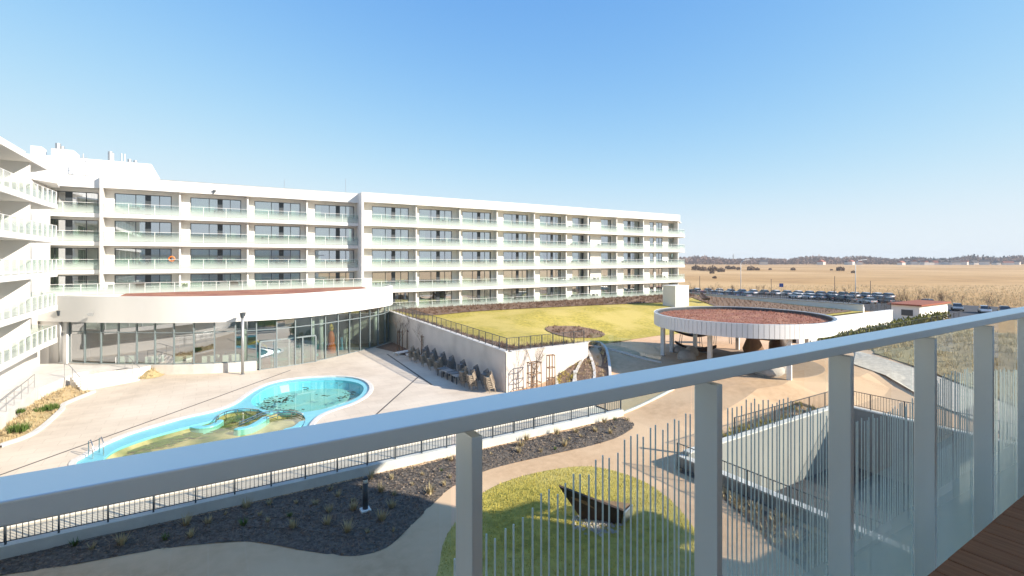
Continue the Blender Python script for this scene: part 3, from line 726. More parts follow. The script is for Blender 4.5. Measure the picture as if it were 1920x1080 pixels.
for (px, py, s, d) in ((36, 772, .8, 'topmost on the left'), (98, 765, 1.0, 'by the kerb bend'), (75, 770, .8, 'beside the kerb bend shrub'), (36, 806, 1.2, 'lowest on the left')):
    p = at(px, py, .3); props(inst('low_shrub', sh_me, None, (*p, .25), (0, 0, px), (s,) * 3), 'small green shrub on the straw bank, ' + d, 'shrub', 'green shrubs on the straw bank')

# ------------------------------------------------------------------ plaza lamps
def lamp(px, py, z, hh, label):
    u, v = at(px, py, z); o = thing('lamp_post', (u, v, z), label, 'lamp post', 'plaza lamp posts')
    MB().tube([(u, v, z), (u, v, z + hh)], .13, 10).build('pole', GALV, o, smooth=True)
    MB().lathe([(.2, z), (.2, z + .04), (.14, z + .06)], 10, (u, v)).build('base_plate', GALV, o)
    m = MB(); m.tube([(u - .05, v - .15, z + hh), (u - .05, v - .15, z + hh - .45)], [.2, .13], 8); m.build('spotlight', DARKM, o)
    m = MB(); m.tube([(u + .1, v + .1, z + hh), (u + .1, v + .1, z + hh - .35)], [.17, .1], 8); m.build('spotlight', DARKM, o)
lamp(455, 702, 0, 5.6, 'grey steel lamp post standing before the glazed hall door')
lamp(113, 680, .9, 4.8, 'grey steel lamp post at the left end of the glazed hall')

# pool fittings
def bench_arc(pxs, label_z=-.1):
    c_ = catmull([at(*p) for p in pxs], 5); l_ = offl(c_, .26); r_ = offl(c_, -.26); m = MB()
    e0 = Vector(c_[0]) - (Vector(c_[1]) - Vector(c_[0])).normalized() * .26; e1 = Vector(c_[-1]) + (Vector(c_[-1]) - Vector(c_[-2])).normalized() * .26
    m.prism([tuple(e0)] + r_ + [tuple(e1)] + l_[::-1], -.6, -.1); m.build('spa_bench', BLUE, pool, bevel=.06)
bench_arc([(358, 794), (378, 797), (400, 793), (412, 785)]); bench_arc([(446, 800), (468, 796), (488, 786), (498, 779)]); bench_arc([(536, 802), (555, 797), (568, 787)])
def arc_rail(pxs):
    pts = catmull([(*at(*p), .06) for p in pxs], 6); m = MB(); m.tube(pts, .03, 5)
    for p in pts[::5]: m.tube([p, (p[0], p[1], -.5)], .025, 5)
    pts2 = [(x, y, z - .16) for x, y, z in pts]; m.tube(pts2, .025, 5); m.build('grab_rail', CHROME, pool)
arc_rail([(404, 790), (412, 779), (432, 771), (460, 768), (486, 770)]); arc_rail([(448, 794), (470, 785), (492, 775), (520, 771), (552, 772), (568, 778)])
arc_rail([(500, 783), (525, 776), (555, 776)])
for k, (x, y) in enumerate(((166, 852), (186, 846))):
    p = at(x, y); q = at(x + 8, y + 6); m = MB(); m.tube([(p[0], p[1], -.4), (p[0], p[1], .7), ((p[0] + q[0]) / 2, (p[1] + q[1]) / 2, .85), (q[0], q[1], .6), (q[0], q[1], -.7)], .025, 6); m.build('ladder_rail', CHROME, pool, smooth=True)
ALGM = mk('dark_algae', (.05, .06, .02), (.02, .03, .015), 6, .8)
m = MB()
for (px, py, n, sx, sy) in ((515, 748, 60, 26, 6), (535, 745, 40, 14, 7), (500, 760, 40, 22, 5), (655, 735, 36, 12, 5), (640, 742, 14, 8, 3), (575, 725, 12, 8, 3), (610, 738, 10, 12, 2), (634, 718, 6, 5, 2), (545, 765, 26, 25, 3)):
    for k in range(n):
        p = at(px + random.gauss(0, sx * .6), py + random.gauss(0, sy * .6))
        if not inside(p, UPP) or dedge(p, UPP) < .25: continue
        r = random.uniform(.04, .17); a0 = random.uniform(0, 6)
        m.add([(p[0] + r * random.uniform(.4, 1) * math.cos(a0 + j * 1.05), p[1] + r * random.uniform(.4, 1) * math.sin(a0 + j * 1.05), -.136) for j in range(6)], [(0, 1, 2, 3, 4, 5)])
ma = MB()
for k in range(420):
    q = LOP[random.randrange(9, 30) % len(LOP)]; p = (q[0] + random.gauss(0, .5), q[1] - abs(random.gauss(.2, .7)))
    if not inside(p, LOP) or dedge(p, LOP) < .1: continue
    r = random.uniform(.06, .26); a0 = random.uniform(0, 6)
    ma.add([(p[0] + r * random.uniform(.5, 1) * math.cos(a0 + j * 1.05) * 1.5, p[1] + r * random.uniform(.4, 1) * math.sin(a0 + j * 1.05), -.40 + .02 * random.random()) for j in range(6)], [(0, 1, 2, 3, 4, 5)])
props(ma.build('algae', mk('green_algae', (.13, .22, .015), (.07, .12, .01), 3, .8)), 'green algae mats under the long pool water', kind='stuff')
props(m.build('floating_leaves', ALGM), 'dark leaf litter floating on the round pool', kind='stuff')

# ------------------------------------------------------------------ retaining wall and fences
rw = thing('retaining_wall', (20, 33, 0), 'bare concrete retaining wall holding up the terrace lawn', 'wall')
hz_ = lambda u, v: HL(20, v) + .12
m = MB(); m.prism([(19.75, 32.85), (20.15, 33.2), (20.15, 64), (19.75, 64)], -.1, hz_); m.build('long_face', CONC, rw)
m = MB(); m.prism([(19.78, 32.8), (28.1, 32.8), (28.1, 33.15), (20.2, 33.15)], -.1, lambda u, v: 3.14); m.build('return_face', CONC, rw)
m = MB(); m.prism([(19.7, 32.76), (20.25, 33.2), (20.25, 62.5), (19.7, 62.5)], lambda u, v: hz_(u, v), lambda u, v: hz_(u, v) + .06); m.build('coping', COPING, rw)
m = MB(); m.prism([(20.26, 32.76), (28.14, 32.76), (28.14, 33.2), (20.26, 33.2)], 3.145, 3.21); m.build('coping', COPING, rw)

unit_bar = {}
def fence(label, pts, zf, h, sp, psp, br, pr, mat, each=True, name='fence', group=None, rail=.035, gap=.1, cat='fence'):
    o = thing(name, (*pts[0], zf(*pts[0])), label, cat, group)
    for si, (p, q) in enumerate(zip(pts, pts[1:])):
        P, Q = Vector(p), Vector(q); L = (Q - P).length; a = math.atan2(Q.y - P.y, Q.x - P.x)
        k = max(1, round(L / 2)); m = MB(); m2 = MB()
        zs = [zf(*(P + (Q - P) * i / k)) for i in range(k + 1)]
        for i in range(k):
            A = P + (Q - P) * i / k; B_ = P + (Q - P) * (i + 1) / k
            m.bar((*A, zs[i] + h), (*B_, zs[i + 1] + h), rail, rail); m2.bar((*A, zs[i] + gap), (*B_, zs[i + 1] + gap), rail * .8, rail * .8)
        m.build('top_rail', mat, o); m2.build('bottom_rail', mat, o)
        np_ = max(1, round(L / psp)); nb = max(1, round(L / sp)); 
        key = ('p', h, pr, mat.name)
        if key not in unit_bar: unit_bar[key] = MB().box(-pr, pr, -pr, pr, -.02, h + .02).mesh('post', mat)
        for i in range(np_ + (1 if si == len(pts) - 2 else 0)):
            c = P + (Q - P) * i / np_; inst('post', unit_bar[key], o, (*c, zf(*c)), (0, 0, a))
        key = ('b', h, br, mat.name)
        if key not in unit_bar: unit_bar[key] = MB().box(-br, br, -br, br, gap, h).mesh('bar', mat)
        mj = MB()
        for i in range(nb):
            c = P + (Q - P) * (i + .5) / nb
            if each: inst('bar', unit_bar[key], o, (*c, zf(*c)), (0, 0, a))
            else: mj.box(c.x - br, c.x + br, c.y - br, c.y + br, zf(*c) + gap, zf(*c) + h)
        if not each: mj.build('bar_infill', mat, o)['kind'] = 'stuff'
    return o
fence('dark metal bar fence on top of the concrete retaining wall', [(19.95, 62), (19.95, 33), (27.8, 33.0)], lambda u, v: HL(20, v) + .18, 1.0, .16, 1.15, .008, .022, DARKM, each=False)
# front fence on its plinth
pl = MB().prism([(-16, FV - .15), (23.4, FV - .15), (23.4, FV + .2), (-16, FV + .2)], -.05, .45)
props(pl.build('fence_plinth', COPING, bevel=.01), 'long pale plinth under the dark bar fence by the plaza', 'plinth')
fence('dark steel bar fence on the pale plinth between plaza and garden', [(-15.8, FV), (23.3, FV)], lambda u, v: .45, 1.05, .158, 1.42, .011, .028, DARKM)
m = MB(); m.box(-15, 23.4, FV + 2.6, FV + 2.75, 0, .13); props(m.build('plaza_kerb', COPING), 'low pale kerb on the plaza behind the bar fence', 'kerb')

# ------------------------------------------------------------------ garage ramp
u0, u1, v0, v1 = TR
ramp = thing('garage_ramp', (u0, v1, 0), 'sunken garage ramp with pale concrete walls below the balcony', 'ramp')
m = MB(); m.box(u0 - .35, u0, v0, v1 + .35, -4, .55); m.build('side_wall', RAMPC, ramp)
m = MB(); m.box(u1, u1 + .35, v0, v1 + .35, -4, .75); m.build('side_wall', RAMPC, ramp)
m = MB(); m.box(u0 + .001, u1 - .001, v1, v1 + .35, -4, .75); m.build('end_wall', RAMPC, ramp)
m = MB(); m.quad((u0, v0, -3.2), (u1, v0, -3.2), (u1, v1, -3.0), (u0, v1, -3.0)); m.build('ramp_floor', ASPH, ramp)
m = MB(); m.box(u0 - .38, u0 + .03, v0, v1 + .38, .55, .62); m.build('coping', COPING, ramp)
m = MB(); m.box(u0 + .031, u1 + .38, v1 - .03, v1 + .38, .75, .82); m.build('coping', COPING, ramp)
m = MB(); m.box(u1 - .03, u1 + .38, v0, v1 - .031, .75, .82); m.build('coping', COPING, ramp)
fence('slim dark railing along the near side of the garage ramp', [(u0 - .6, v1 + .2), (u0 - .6, 1.6)], lambda u, v: .1, 1.25, .14, 1.9, .008, .022, DARKM, name='railing', cat='railing')
fence('slim dark railing on the far walls of the garage ramp', [(u0 + 4, v1 + .2), (u1 + .2, v1 + .2), (u1 + .2, 2)], lambda u, v: .82, 1.0, .15, 1.9, .008, .022, DARKM, name='railing', cat='railing', each=False)

# ------------------------------------------------------------------ screen of tall rods
ROD = mk('pale_green_rod', (.80, .86, .79), (.70, .75, .69), 5, .5)
rods = thing('rod_screen', (3, 5.5, 0), 'screen of tall slim vertical rods with a wavy top below the balcony', 'screen')
tops = [(800, 1110), (848, 1050), (915, 1006), (950, 985), (983, 957), (1015, 936), (1045, 917), (1075, 898), (1102, 879), (1129, 860), (1155, 842), (1180, 826), (1204, 818), (1240, 800), (1270, 785), (1300, 775), (1371, 758), (1404, 752), (1436, 748), (1472, 752), (1520, 765), (1610, 790), (1660, 775), (1710, 752), (1780, 700), (1850, 690), (1950, 700)]
rod_me = MB().tube([(0, 0, 0), (0, 0, .45), (0, 0, 1)], [.019, .016, .0125], 6).mesh('rod', ROD)
u = 2.3; i = 0
while u < 25.5:
    X = C_ * u - S_ * 5.5; Z = S_ * u + C_ * 5.5; px = 960 + FP * X / Z
    zt = E - (interp(tops, px) - HZ) * Z / FP + random.uniform(-.09, .09)
    base = .02 if u < u0 - .4 else .02
    inst('rod', rod_me, rods, (u, 5.5 + random.uniform(-.02, .02), base), scale=(1, 1, zt - base)); u += .142
m = MB(); m.box(2.2, 25.6, 5.4, 5.6, -.25, .02); m.build('base_beam', RAMPC, rods)

# ------------------------------------------------------------------ pavilion
PC, PR, PG, PT = (40.1, 26.4), 7.3, 1.4, 5.6
pav = thing('pavilion', (*PC, PG), 'round flat roofed pavilion with white panelled rim and red planted roof', 'pavilion')
npn = 124
for k in range(npn):
    a0 = 2 * math.pi * k / npn + .0022; a1 = 2 * math.pi * (k + 1) / npn - .0022
    m = MB(); q = [(PC[0] + r * math.cos(a), PC[1] + r * math.sin(a)) for r, a in ((PR, a0), (PR, a1), (PR - .06, a1), (PR - .06, a0))]
    m.prism(q, PT - 1.08, PT); m.build('panel', WHITE2, pav)
m = MB(); m.lathe([(PR - .07, PT - 1.06), (PR - .07, PT - .01), (PR - .3, PT - .01), (PR - .32, PT - .42), (.01, PT - .40)], 60, PC); m.build('roof_tray', GALV, pav)
m = MB(); m.lathe([(PR - .34, PT - .44), (PR - .4, PT - .30), (PR - 2, PT - .26), (.01, PT - .24)], 48, PC); m.build('green_roof', SEDUM, pav)
m = MB()
for k in range(2600):
    a = random.uniform(0, 6.283); r = (PR - .5) * math.sqrt(random.random()); tuft(m, PC[0] + r * math.cos(a), PC[1] + r * math.sin(a), PT - .27, random.uniform(.06, .16), .1, 3, 1.0)
m.build('sedum_clumps', mk('sedum_clump', (.50, .22, .14), (.26, .12, .08), 3, .9), pav)['kind'] = 'stuff'
m = MB(); m.lathe([(.01, PT - 1.0), (PR - .08, PT - 1.0)], 48, PC); m.build('soffit', SOFFIT, pav)
m = MB(); m.lathe([(PR - .4, PT - .30), (PR - .38, PT - .05), (PR - .33, PT - .05), (PR - .33, PT - .4)], 60, PC); m.build('gutter', DARKM, pav)
for px, py in ((1243, 671), (1331, 690), (1480, 712)):
    p = at(px, py, PG); MB().obox(p, .16, .16, PG - .2, PT - 1.0, .3).build('column', WHITE2, pav)
for a in (35, 75, 330, 110):
    p = (PC[0] + 6.1 * math.cos(R(a)), PC[1] + 6.1 * math.sin(R(a))); MB().obox(p, .16, .16, PG - .2, PT - 1.0, .3).build('column', WHITE2, pav)
m = MB(); m.lathe([(.01, PG + .012), (6.4, PG + .012), (6.5, PG - .1)], 48, PC); 
props(m.build('pavilion_floor', mk('pavilion_paving', (.40, .29, .21), (.35, .25, .18), 2, .9)), 'round paved floor under the pavilion', kind='structure')
# boats / loungers, boulders and carved lumps below
def boat(loc, L, wd, rz, tilt, label, mat=DWOOD, z=.35, name='hammock_lounger', cat='lounger'):
    o = thing(name, loc, label, cat, None, rz); m = MB(); n = 14; vs = []
    for i in range(n + 1):
        t = i / n * 2 - 1; x = t * L / 2; w_ = wd / 2 * (1 - abs(t) ** 2.4) + .03; zb = z + .55 * t * t + tilt * t
        vs += [(x, -w_, zb + .22), (x, -w_ * .6, zb), (x, w_ * .6, zb), (x, w_, zb + .22), (x, w_ * .92, zb + .25), (x, w_ * .55, zb + .06), (x, -w_ * .55, zb + .06), (x, -w_ * .92, zb + .25)]
    m.add(vs, [(i * 8 + k, i * 8 + (k + 1) % 8, (i + 1) * 8 + (k + 1) % 8, (i + 1) * 8 + k) for i in range(n) for k in range(8)])
    m.build('shell', mat, o, smooth=True, local=True)
    for s in (-1, 1):
        m = MB(); m.tube([(s * L * .25, -.25, 0), (s * L * .22, -.2, z + .2)], .03, 6); m.tube([(s * L * .25, .25, 0), (s * L * .22, .2, z + .2)], .03, 6); m.build('leg', DARKM, o, local=True)
    return o
p = at(1305, 662, PG); boat((p[0], p[1], PG), 4.2, 1.3, R(-25), -.25, 'dark boat shaped lounger in front under the pavilion', z=.2)
p = at(1300, 654, PG); boat((p[0] + .6, p[1] + .8, PG), 4.6, 1.2, R(-25), -.3, 'dark curved lounger propped over the pale boulders', z=1.1)
p = at(1355, 645, PG); boat((p[0], p[1], PG), 3.4, 1.2, R(150), .1, 'small dark curved lounger hanging behind the middle column', z=1.5)
def lump(loc, r, hgt, label, mat, name='boulder', cat='boulder', seed=0, group=None, prof=None):
    rnd = random.Random(seed); m = MB(); n = 12
    prof = prof or [(.75, 0), (1, .25), (.95, .55), (.7, .85), (.35, .98), (.02, 1)]
    ph = [rnd.uniform(.85, 1.15) for _ in range(n)]; sk = rnd.uniform(-.25, .25)
    vs = [(loc[0] + r * q * ph[k] * math.cos(2 * math.pi * k / n) + sk * z * r, loc[1] + r * q * ph[(k + 3) % n] * math.sin(2 * math.pi * k / n), loc[2] - .05 + z * hgt) for q, z in prof for k in range(n)]
    fs = [(i * n + k, i * n + (k + 1) % n, (i + 1) * n + (k + 1) % n, (i + 1) * n + k) for i in range(len(prof) - 1) for k in range(n)] + [tuple(range((len(prof) - 1) * n, len(prof) * n))]
    m.add(vs, fs); o = m.build(name, mat, None, smooth=True, origin=loc); return props(o, label, cat, group)
for i, (px, py, r, h, d) in enumerate(((1287, 676, .8, 1.0, 'nearest under the left loungers'), (1296, 668, .6, 1.0, 'between the left loungers'), (1276, 662, .7, .8, 'leftmost under the pavilion'), (1440, 703, 1.1, 1.1, 'left of the near pavilion column'), (1462, 699, .8, 1.1, 'beside the near pavilion column'))):
    p = at(px, py, PG); lump((*p, PG), r, h, 'smooth pale boulder ' + d, ROCK, seed=i, group='pale boulders under the pavilion')
neck = [(.8, 0), (1, .2), (.62, .5), (.7, .65), (.95, .85), (.8, 1.0), (.02, 1.04)]
p = at(1413, 665, PG); lump((*p, PG), .95, 3.0, 'brown waisted climbing sculpture under the pavilion', TIMB, 'climbing_sculpture', 'sculpture', 11, prof=neck)
p = at(1462, 665, PG); lump((*p, PG), .9, 2.0, 'brown domed climbing sculpture right of the waisted one', DWOOD, 'climbing_sculpture', 'sculpture', 12)
# white service cube on the lawn
p = at(1267, 578, 3.0)
sb = thing('service_box', (*p, HL(*p)), 'white cube shaped vent shaft on the lawn behind the pavilion', 'vent shaft')
z = HL(*p); MB().box(p[0] - 1.5, p[0] + 1.5, p[1] - 1.2, p[1] + 1.2, z - .3, z + 3.0).build('shaft', WHITE, sb)
MB().box(p[0] - 1.55, p[0] + 1.55, p[1] - 1.25, p[1] + 1.25, z + 3.0, z + 3.1).build('cap', WHITE2, sb)
p = at(1322, 572, 3.0); boat((*p, HL(*p)), 3.6, 1.3, R(60), .35, 'dark boat shaped lounger on the lawn beyond the white cube', z=.5)

# glass balustrades at the path
def gbal(p0, p1, n, label, hgt=1.15):
    z0 = H(*p0); o = thing('glass_balustrade', (*p0, z0), label, 'balustrade')
    d = Vector(p1) - Vector(p0); a = math.atan2(d.y, d.x); l = d.length / n
    for i in range(n):
        c = Vector(p0) + d * i / n; inst('glass_panel', panel_me(l - .02, hgt, CLEARG, .024, 'c'), o, (*c, H(*c) + .1), (0, 0, a))
        q = Vector(p0) + d * (i + 1) / n; m = MB(); m.bar((*c, H(*c) + .05), (*q, H(*q) + .05), .14, .16); m.build('base_channel', COPING, o)
gbal((23.5, 24.05), (29.3, 24.6), 4, 'clear glass balustrade with pale base continuing the bar fence')
gbal((30.2, 35.0), at(1240, 690, 1.1), 5, 'clear glass balustrade beside the shaded path')
# curved planters
for k, (pxs, lab) in enumerate((([(1040, 690), (1043, 700), (1056, 712), (1075, 705), (1082, 690), (1098, 678)], 'left'), ([(1075, 688), (1078, 700), (1092, 706), (1112, 704), (1117, 690), (1105, 675), (1096, 672)], 'middle'), ([(1096, 664), (1115, 662), (1133, 672), (1141, 690), (1138, 704), (1120, 712)], 'right'))):
    c = catmull([at(x, y, 1.5) for x, y in pxs], 5); zb = min(H(*q) for q in c); c2 = offl(c, .22); n = len(c); m = MB()
    o = thing('curved_planter', (*c[0], zb), lab + ' curved white planter wall below the terrace corner', 'planter', 'curved planters')
    zt = max(H(*q) for q in c) + .35
    vs = [(*p, zb - .2) for p in c] + [(*p, H(*p) + .32) for p in c] + [(*p, H(*p) + .32) for p in c2] + [(*p, zb - .2) for p in c2]
    m.add(vs, [(q * n + i, q * n + i + 1, (q + 1) * n + i + 1, (q + 1) * n + i) for q in range(3) for i in range(n - 1)] + [(0, n, 2 * n, 3 * n), (n - 1, 4 * n - 1, 3 * n - 1, 2 * n - 1)])
    m.build('rim', COPING, o)
    MB().prism(offl(c, .1), zb - .2, lambda u, v: H(u, v) + .2).build('soil', MULCHB, o)
    mm = MB()
    for p in rand_in(c, 60): tuft(mm, p[0], p[1], H(*p) + .15, .35, .1, 9)
    mm.build('foliage', STRAW if k else GBL, o)
# plant frames leaning on the return wall
def frame(u, v, wd, hgt, label, mat):
    o = thing('plant_frame', (u, v, 0), label, 'plant support', 'plant supports by the terrace wall')
    for dx in (-wd, 0, wd):
        for dy in (-wd * .6, wd * .6): MB().tube([(u + dx, v + dy, 0), (u + dx * .9, v + dy * .9, hgt)], .035, 5).build('upright', mat, o)
    for z in (hgt * .35, hgt * .65, hgt): 
        m = MB(); m.bar((u - wd, v - wd * .6, z), (u + wd, v - wd * .6, z), .05, .05); m.bar((u - wd, v + wd * .6, z), (u + wd, v + wd * .6, z), .05, .05); m.bar((u - wd, v - wd * .6, z), (u - wd, v + wd * .6, z), .05, .05); m.bar((u + wd, v - wd * .6, z), (u + wd, v + wd * .6, z), .05, .05); m.build('crossbar', mat, o)
frame(21.6, 31.6, .5, 2.4, 'wide timber plant frame at the terrace wall corner', TIMB)
frame(23.2, 31.6, .3, 2.8, 'tall narrow timber tree guard at the terrace wall', TIMB)

# ------------------------------------------------------------------ stacked chairs and stored furniture
def chair_mesh(mat):
    m = MB()
    prof = [(-.27, .27, .44), (-.24, .24, .40)]
    n = 9; vs = []
    for i in range(n + 1):   # wrap-round back and arms
        a = math.pi * (i / n) ; x = -.30 * math.cos(a); y = .28 * math.sin(a); top = .62 + .24 * math.sin(a) ** 2
        vs += [(x * .93, y * .93 - .02, .40), (x, y, top), (x * .9, y * .9, top), (x * .84, y * .84 - .02, .40)]
    m.add(vs, [(i * 4 + k, i * 4 + (k + 1) % 4, (i + 1) * 4 + (k + 1) % 4, (i + 1) * 4 + k) for i in range(n) for k in range(4)] + [(0, 1, 2, 3), (n * 4 + 3, n * 4 + 2, n * 4 + 1, n * 4)])
    m.prism([(-.27, -.28), (.27, -.28), (.27, .12), (.16, .23), (-.16, .23), (-.27, .12)], .36, .43)
    for x, y in ((-.25, -.26), (.25, -.26), (-.22, .22), (.22, .22)): m.tube([(x * .95, y * .95, .38), (x * 1.08, y * 1.12, 0)], .022, 5)
    return m.mesh('wicker_chair', mat)
cm1, cm2 = chair_mesh(WICK), chair_mesh(WICKD)
ORD = ['nearest to the wall corner', 'second from the wall corner', 'third from the wall corner', 'fourth from the wall corner', 'fifth from the wall corner', 'sixth from the wall corner', 'seventh from the wall corner', 'eighth from the wall corner']
def stack(u, v, n, me, rz, colname, row, k):
    for i in range(n):
        props(inst('wicker_chair', me, None, (u + random.uniform(-.01, .01) - .035 * i * math.sin(-rz), v + .02 * i + random.uniform(-.01, .01), .13 * i), (0, 0, rz + random.uniform(-.03, .03))),
              '%s wicker chair in the %s row stack %s' % (colname, row, ORD[k]), 'chair', '%s chairs stacked in the %s row, stack %s' % (colname, row, ORD[k]))
for k, v in enumerate((34.6, 36.4, 38.9, 41.2, 43.2, 45.4, 47.4)): stack(19.15, v, 7, cm2, R(-90), 'dark grey', 'back', k)
for k, v in enumerate((33.6, 34.9, 36.3, 41.6, 43.4, 45.2, 47.2, 48.6)): stack(18.05 if k else 18.9, v, 7 if k < 3 else 6, cm1, R(-95), 'beige', 'front', k)
def low_table(u, v, rz, k, label):
    o = thing('garden_table', (u, v, 0), label, 'table', 'tables stored by the wall', rz)
    MB().box(-.45, .45, -.45, .45, .60, .66).build('table_top', WICKD if k % 2 else GALV, o, local=True)
    for x in (-.38, .38):
        for y in (-.38, .38): MB().box(x - .03, x + .03, y - .03, y + .03, 0, .60).build('leg', DARKM, o, local=True)
for k, v in enumerate((37.6, 38.7, 39.8, 40.7)): low_table(18.0, v, .1 * k, k, 'low grey garden table among the chair stacks, ' + ORD[k].replace('wall corner', 'near chairs'))
for k, (px, py) in enumerate(((755, 664), (778, 668))):
    u, v = at(px, py); o = thing('sun_lounger', (u, v, 0), ('white slatted sun lounger lying by the hall corner', 'white slatted sun lounger nearer to the chair stacks')[k], 'sun lounger', 'stored sun loungers', R(20 - 30 * k))
    for i in range(9): MB().box(-.95 + i * .21, -.78 + i * .21, -.33, .33, .28, .31).build('slat', WHITE2, o, local=True)
    for y in (-.35, .35): MB().box(-.98, .98, y - .025, y + .025, .2, .27).build('side_rail', WHITE2, o, local=True)
    for x in (-.8, .8):
        for y in (-.35, .35): MB().box(x - .03, x + .03, y - .024, y + .024, 0, .2).build('leg', WHITE2, o, local=True)
soil = [(16.8, 58), (19.7, 60.5), (19.7, 50), (18.3, 50.5), (17.8, 54)]
props(tess(soil, zero, .015, 1).build('planting_bed', MULCHB), 'small soil patch in the corner between hall and wall', kind='structure')

# trees --------------------------------------------------------------
def bare_tree_mesh(h, seed, tr, spread=.5, depth=4, birch=False):
    rnd = random.Random(seed); trunk = MB(); crown = MB()
    def grow(p, d, L, r, lvl):
        q = p + d * L; mid = (p + q) / 2 + Vector((rnd.uniform(-1, 1), rnd.uniform(-1, 1), 0)) * L * .05
        (trunk if lvl == 0 else crown).tube([p, mid, q], [r, r * .8, r * .6], 5 if lvl == 0 else 3)
        if lvl >= depth: return
        for k in range(3 if lvl else 5):
            t = rnd.uniform(.45, 1); b = p + d * L * t
            a = rnd.uniform(0, 6.28); nd = (d + Vector((math.cos(a), math.sin(a), rnd.uniform(-.1, .35))) * spread * rnd.uniform(.6, 1.3)).normalized()
            grow(b, nd, L * rnd.uniform(.45, .68), r * .5, lvl + 1)
        if lvl: grow(q, (d + Vector((rnd.uniform(-.2, .2), rnd.uniform(-.2, .2), .1))).normalized(), L * .6, r * .55, lvl + 1)
    grow(Vector((0, 0, 0)), Vector((rnd.uniform(-.03, .03), rnd.uniform(-.03, .03), 1)).normalized(), h * .55, tr, 0)
    return trunk.mesh('trunk', BARK), crown.mesh('crown', TWIG)
TREES = [bare_tree_mesh(5.0, 1, .06, .45), bare_tree_mesh(6.0, 2, .07, .4), bare_tree_mesh(4.2, 3, .05, .6), bare_tree_mesh(7.0, 4, .09, .5)]
def tree(u, v, z, k, s, label, group=None):
    o = thing('bare_tree', (u, v, z), label, 'tree', group, random.uniform(0, 6))
    for nm, me in zip(('trunk', 'crown'), TREES[k]): inst(nm, me, o, (0, 0, 0), (0, 0, 0), (s,) * 3, world=False)
    return o
def stakes(u, v, label):
    o = thing('tree_stakes', (u, v, 0), label, 'tree stakes', 'timber tree stakes')
    for dx, dy in ((-.3, 0), (.3, 0), (0, .35)): MB().tube([(u + dx, v + dy, 0), (u + dx, v + dy, 2.3)], .05, 6).build('stake', TIMB, o)
    MB().bar((u - .3, v, 2.1), (u + .3, v, 2.1), .05, .08).build('crossbar', TIMB, o)
for k, (px, py, lab) in enumerate(((750, 657, 'by the hall corner'), (768, 655, 'in the soil patch'), (795, 668, 'at the end of the chair stacks'))):
    u, v = at(px, py); stakes(u, v, 'timber stakes round a young tree ' + lab); tree(u, v + .1, 0, k, .8, 'thin bare young tree tied to stakes ' + lab, 'young staked trees')
tree(21.6, 31.7, 0, 0, .8, 'thin bare climber on the wide timber frame', 'young staked trees')
# ------------------------------------------------------------------ planting on beds (small things)
def tuft_me(mat, h, r, n, seed, lean=.7):
    st_ = random.getstate(); random.seed(seed); m = MB(); tuft(m, 0, 0, 0, h, r, n, lean); random.setstate(st_); return m.mesh('ornamental_grass', mat)
tm = [tuft_me(STRAW, .34, .10, 46, s) for s in (1, 2, 3)] + [tuft_me(GBL2, .30, .1, 40, 5)]
sh1 = [p for p in rand_in(bed1, 95, .75) if dedge(p, bed1) > .3]
for p in sh1:
    k = random.choice((0, 1, 2, 0, 1, 2, 3)) ; lit = p[0] > 11
    props(inst('ornamental_grass', tm[k], None, (*p, .08), (0, 0, random.uniform(0, 6)), (random.choice((.4, .55, .7, .85, 1.1)) * random.uniform(.85, 1.15),) * 3),
          ('fresh green' if k == 3 else 'straw coloured') + (' grass tuft in the sunlit end of the mulched bed' if lit else ' grass tuft in the shaded mulched bed by the fence'), 'grass tuft', 'grass tufts in the mulched bed')
m = MB()
for bx, n in ((bed1, 7000), (bed2, 1800)):
    for p in rand_in(bx, n):
        a = random.uniform(0, 6.3); L = random.uniform(.03, .09); z = .10 + random.uniform(0, .05); e = dedge(p, bx); z *= ss(0, .5, e); z += .02
        c, s = math.cos(a) * L, math.sin(a) * L; w_ = random.uniform(.01, .03)
        m.add([(p[0] - c + s * .3, p[1] - s - c * .3, z - .02), (p[0] + c, p[1] + s, z + random.uniform(-.02, .04)), (p[0] + s * .5, p[1] - c * .5, z + .03)], [(0, 1, 2)])
props(m.build('bark_chips', CHIP), 'loose bark chips covering the dark beds', kind='stuff')
for pts, d in (([(60, 1046), (200, 1010), (350, 985), (450, 978), (560, 978), (620, 990), (680, 1000), (722, 970)], 'upper'), ([(300, 1018), (440, 996), (560, 1000), (660, 1014), (720, 1008), (745, 978)], 'lower')):
    m = MB(); m.tube(catmull([(*at(*p), .15) for p in pts], 6), .012, 4); props(m.build('irrigation_hose', mk('hose', (.14, .11, .09), rough=.7)), d + ' thin irrigation hose curving through the shaded bed', 'hose', 'irrigation hoses')
# bollard light in the bed
p = at(685, 958, .1); bo = thing('bollard_light', (*p, .08), 'dark bollard light on a white foot in the shaded bed', 'bollard light')
MB().box(p[0] - .2, p[0] + .2, p[1] - .2, p[1] + .2, .05, .2).build('foot', WHITE2, bo, bevel=.03)
MB().tube([(*p, .2), (*p, 1.25)], .11, 14).build('post', DARKM, bo, smooth=True)
MB().tube([(*p, 1.25), (*p, 1.42)], .09, 14).build('lens', mk('opal', (.75, .75, .72), rough=.3), bo, smooth=True)
MB().lathe([(.12, 1.42), (.13, 1.46), (.06, 1.52), (.005, 1.53)], 14, p).build('cap', DARKM, bo, smooth=True)
p = at(1308, 850, .1); bo = thing('bollard_light', (*p, .05), 'dark bollard light at the corner of the garage ramp', 'bollard light')
MB().tube([(*p, .05), (*p, 1.25)], .11, 14).build('post', DARKM, bo, smooth=True)
MB().tube([(*p, 1.25), (*p, 1.42)], .09, 14).build('lens', MATS['opal'], bo, smooth=True)
MB().lathe([(.12, 1.42), (.13, 1.46), (.06, 1.52), (.005, 1.53)], 14, p).build('cap', DARKM, bo, smooth=True)
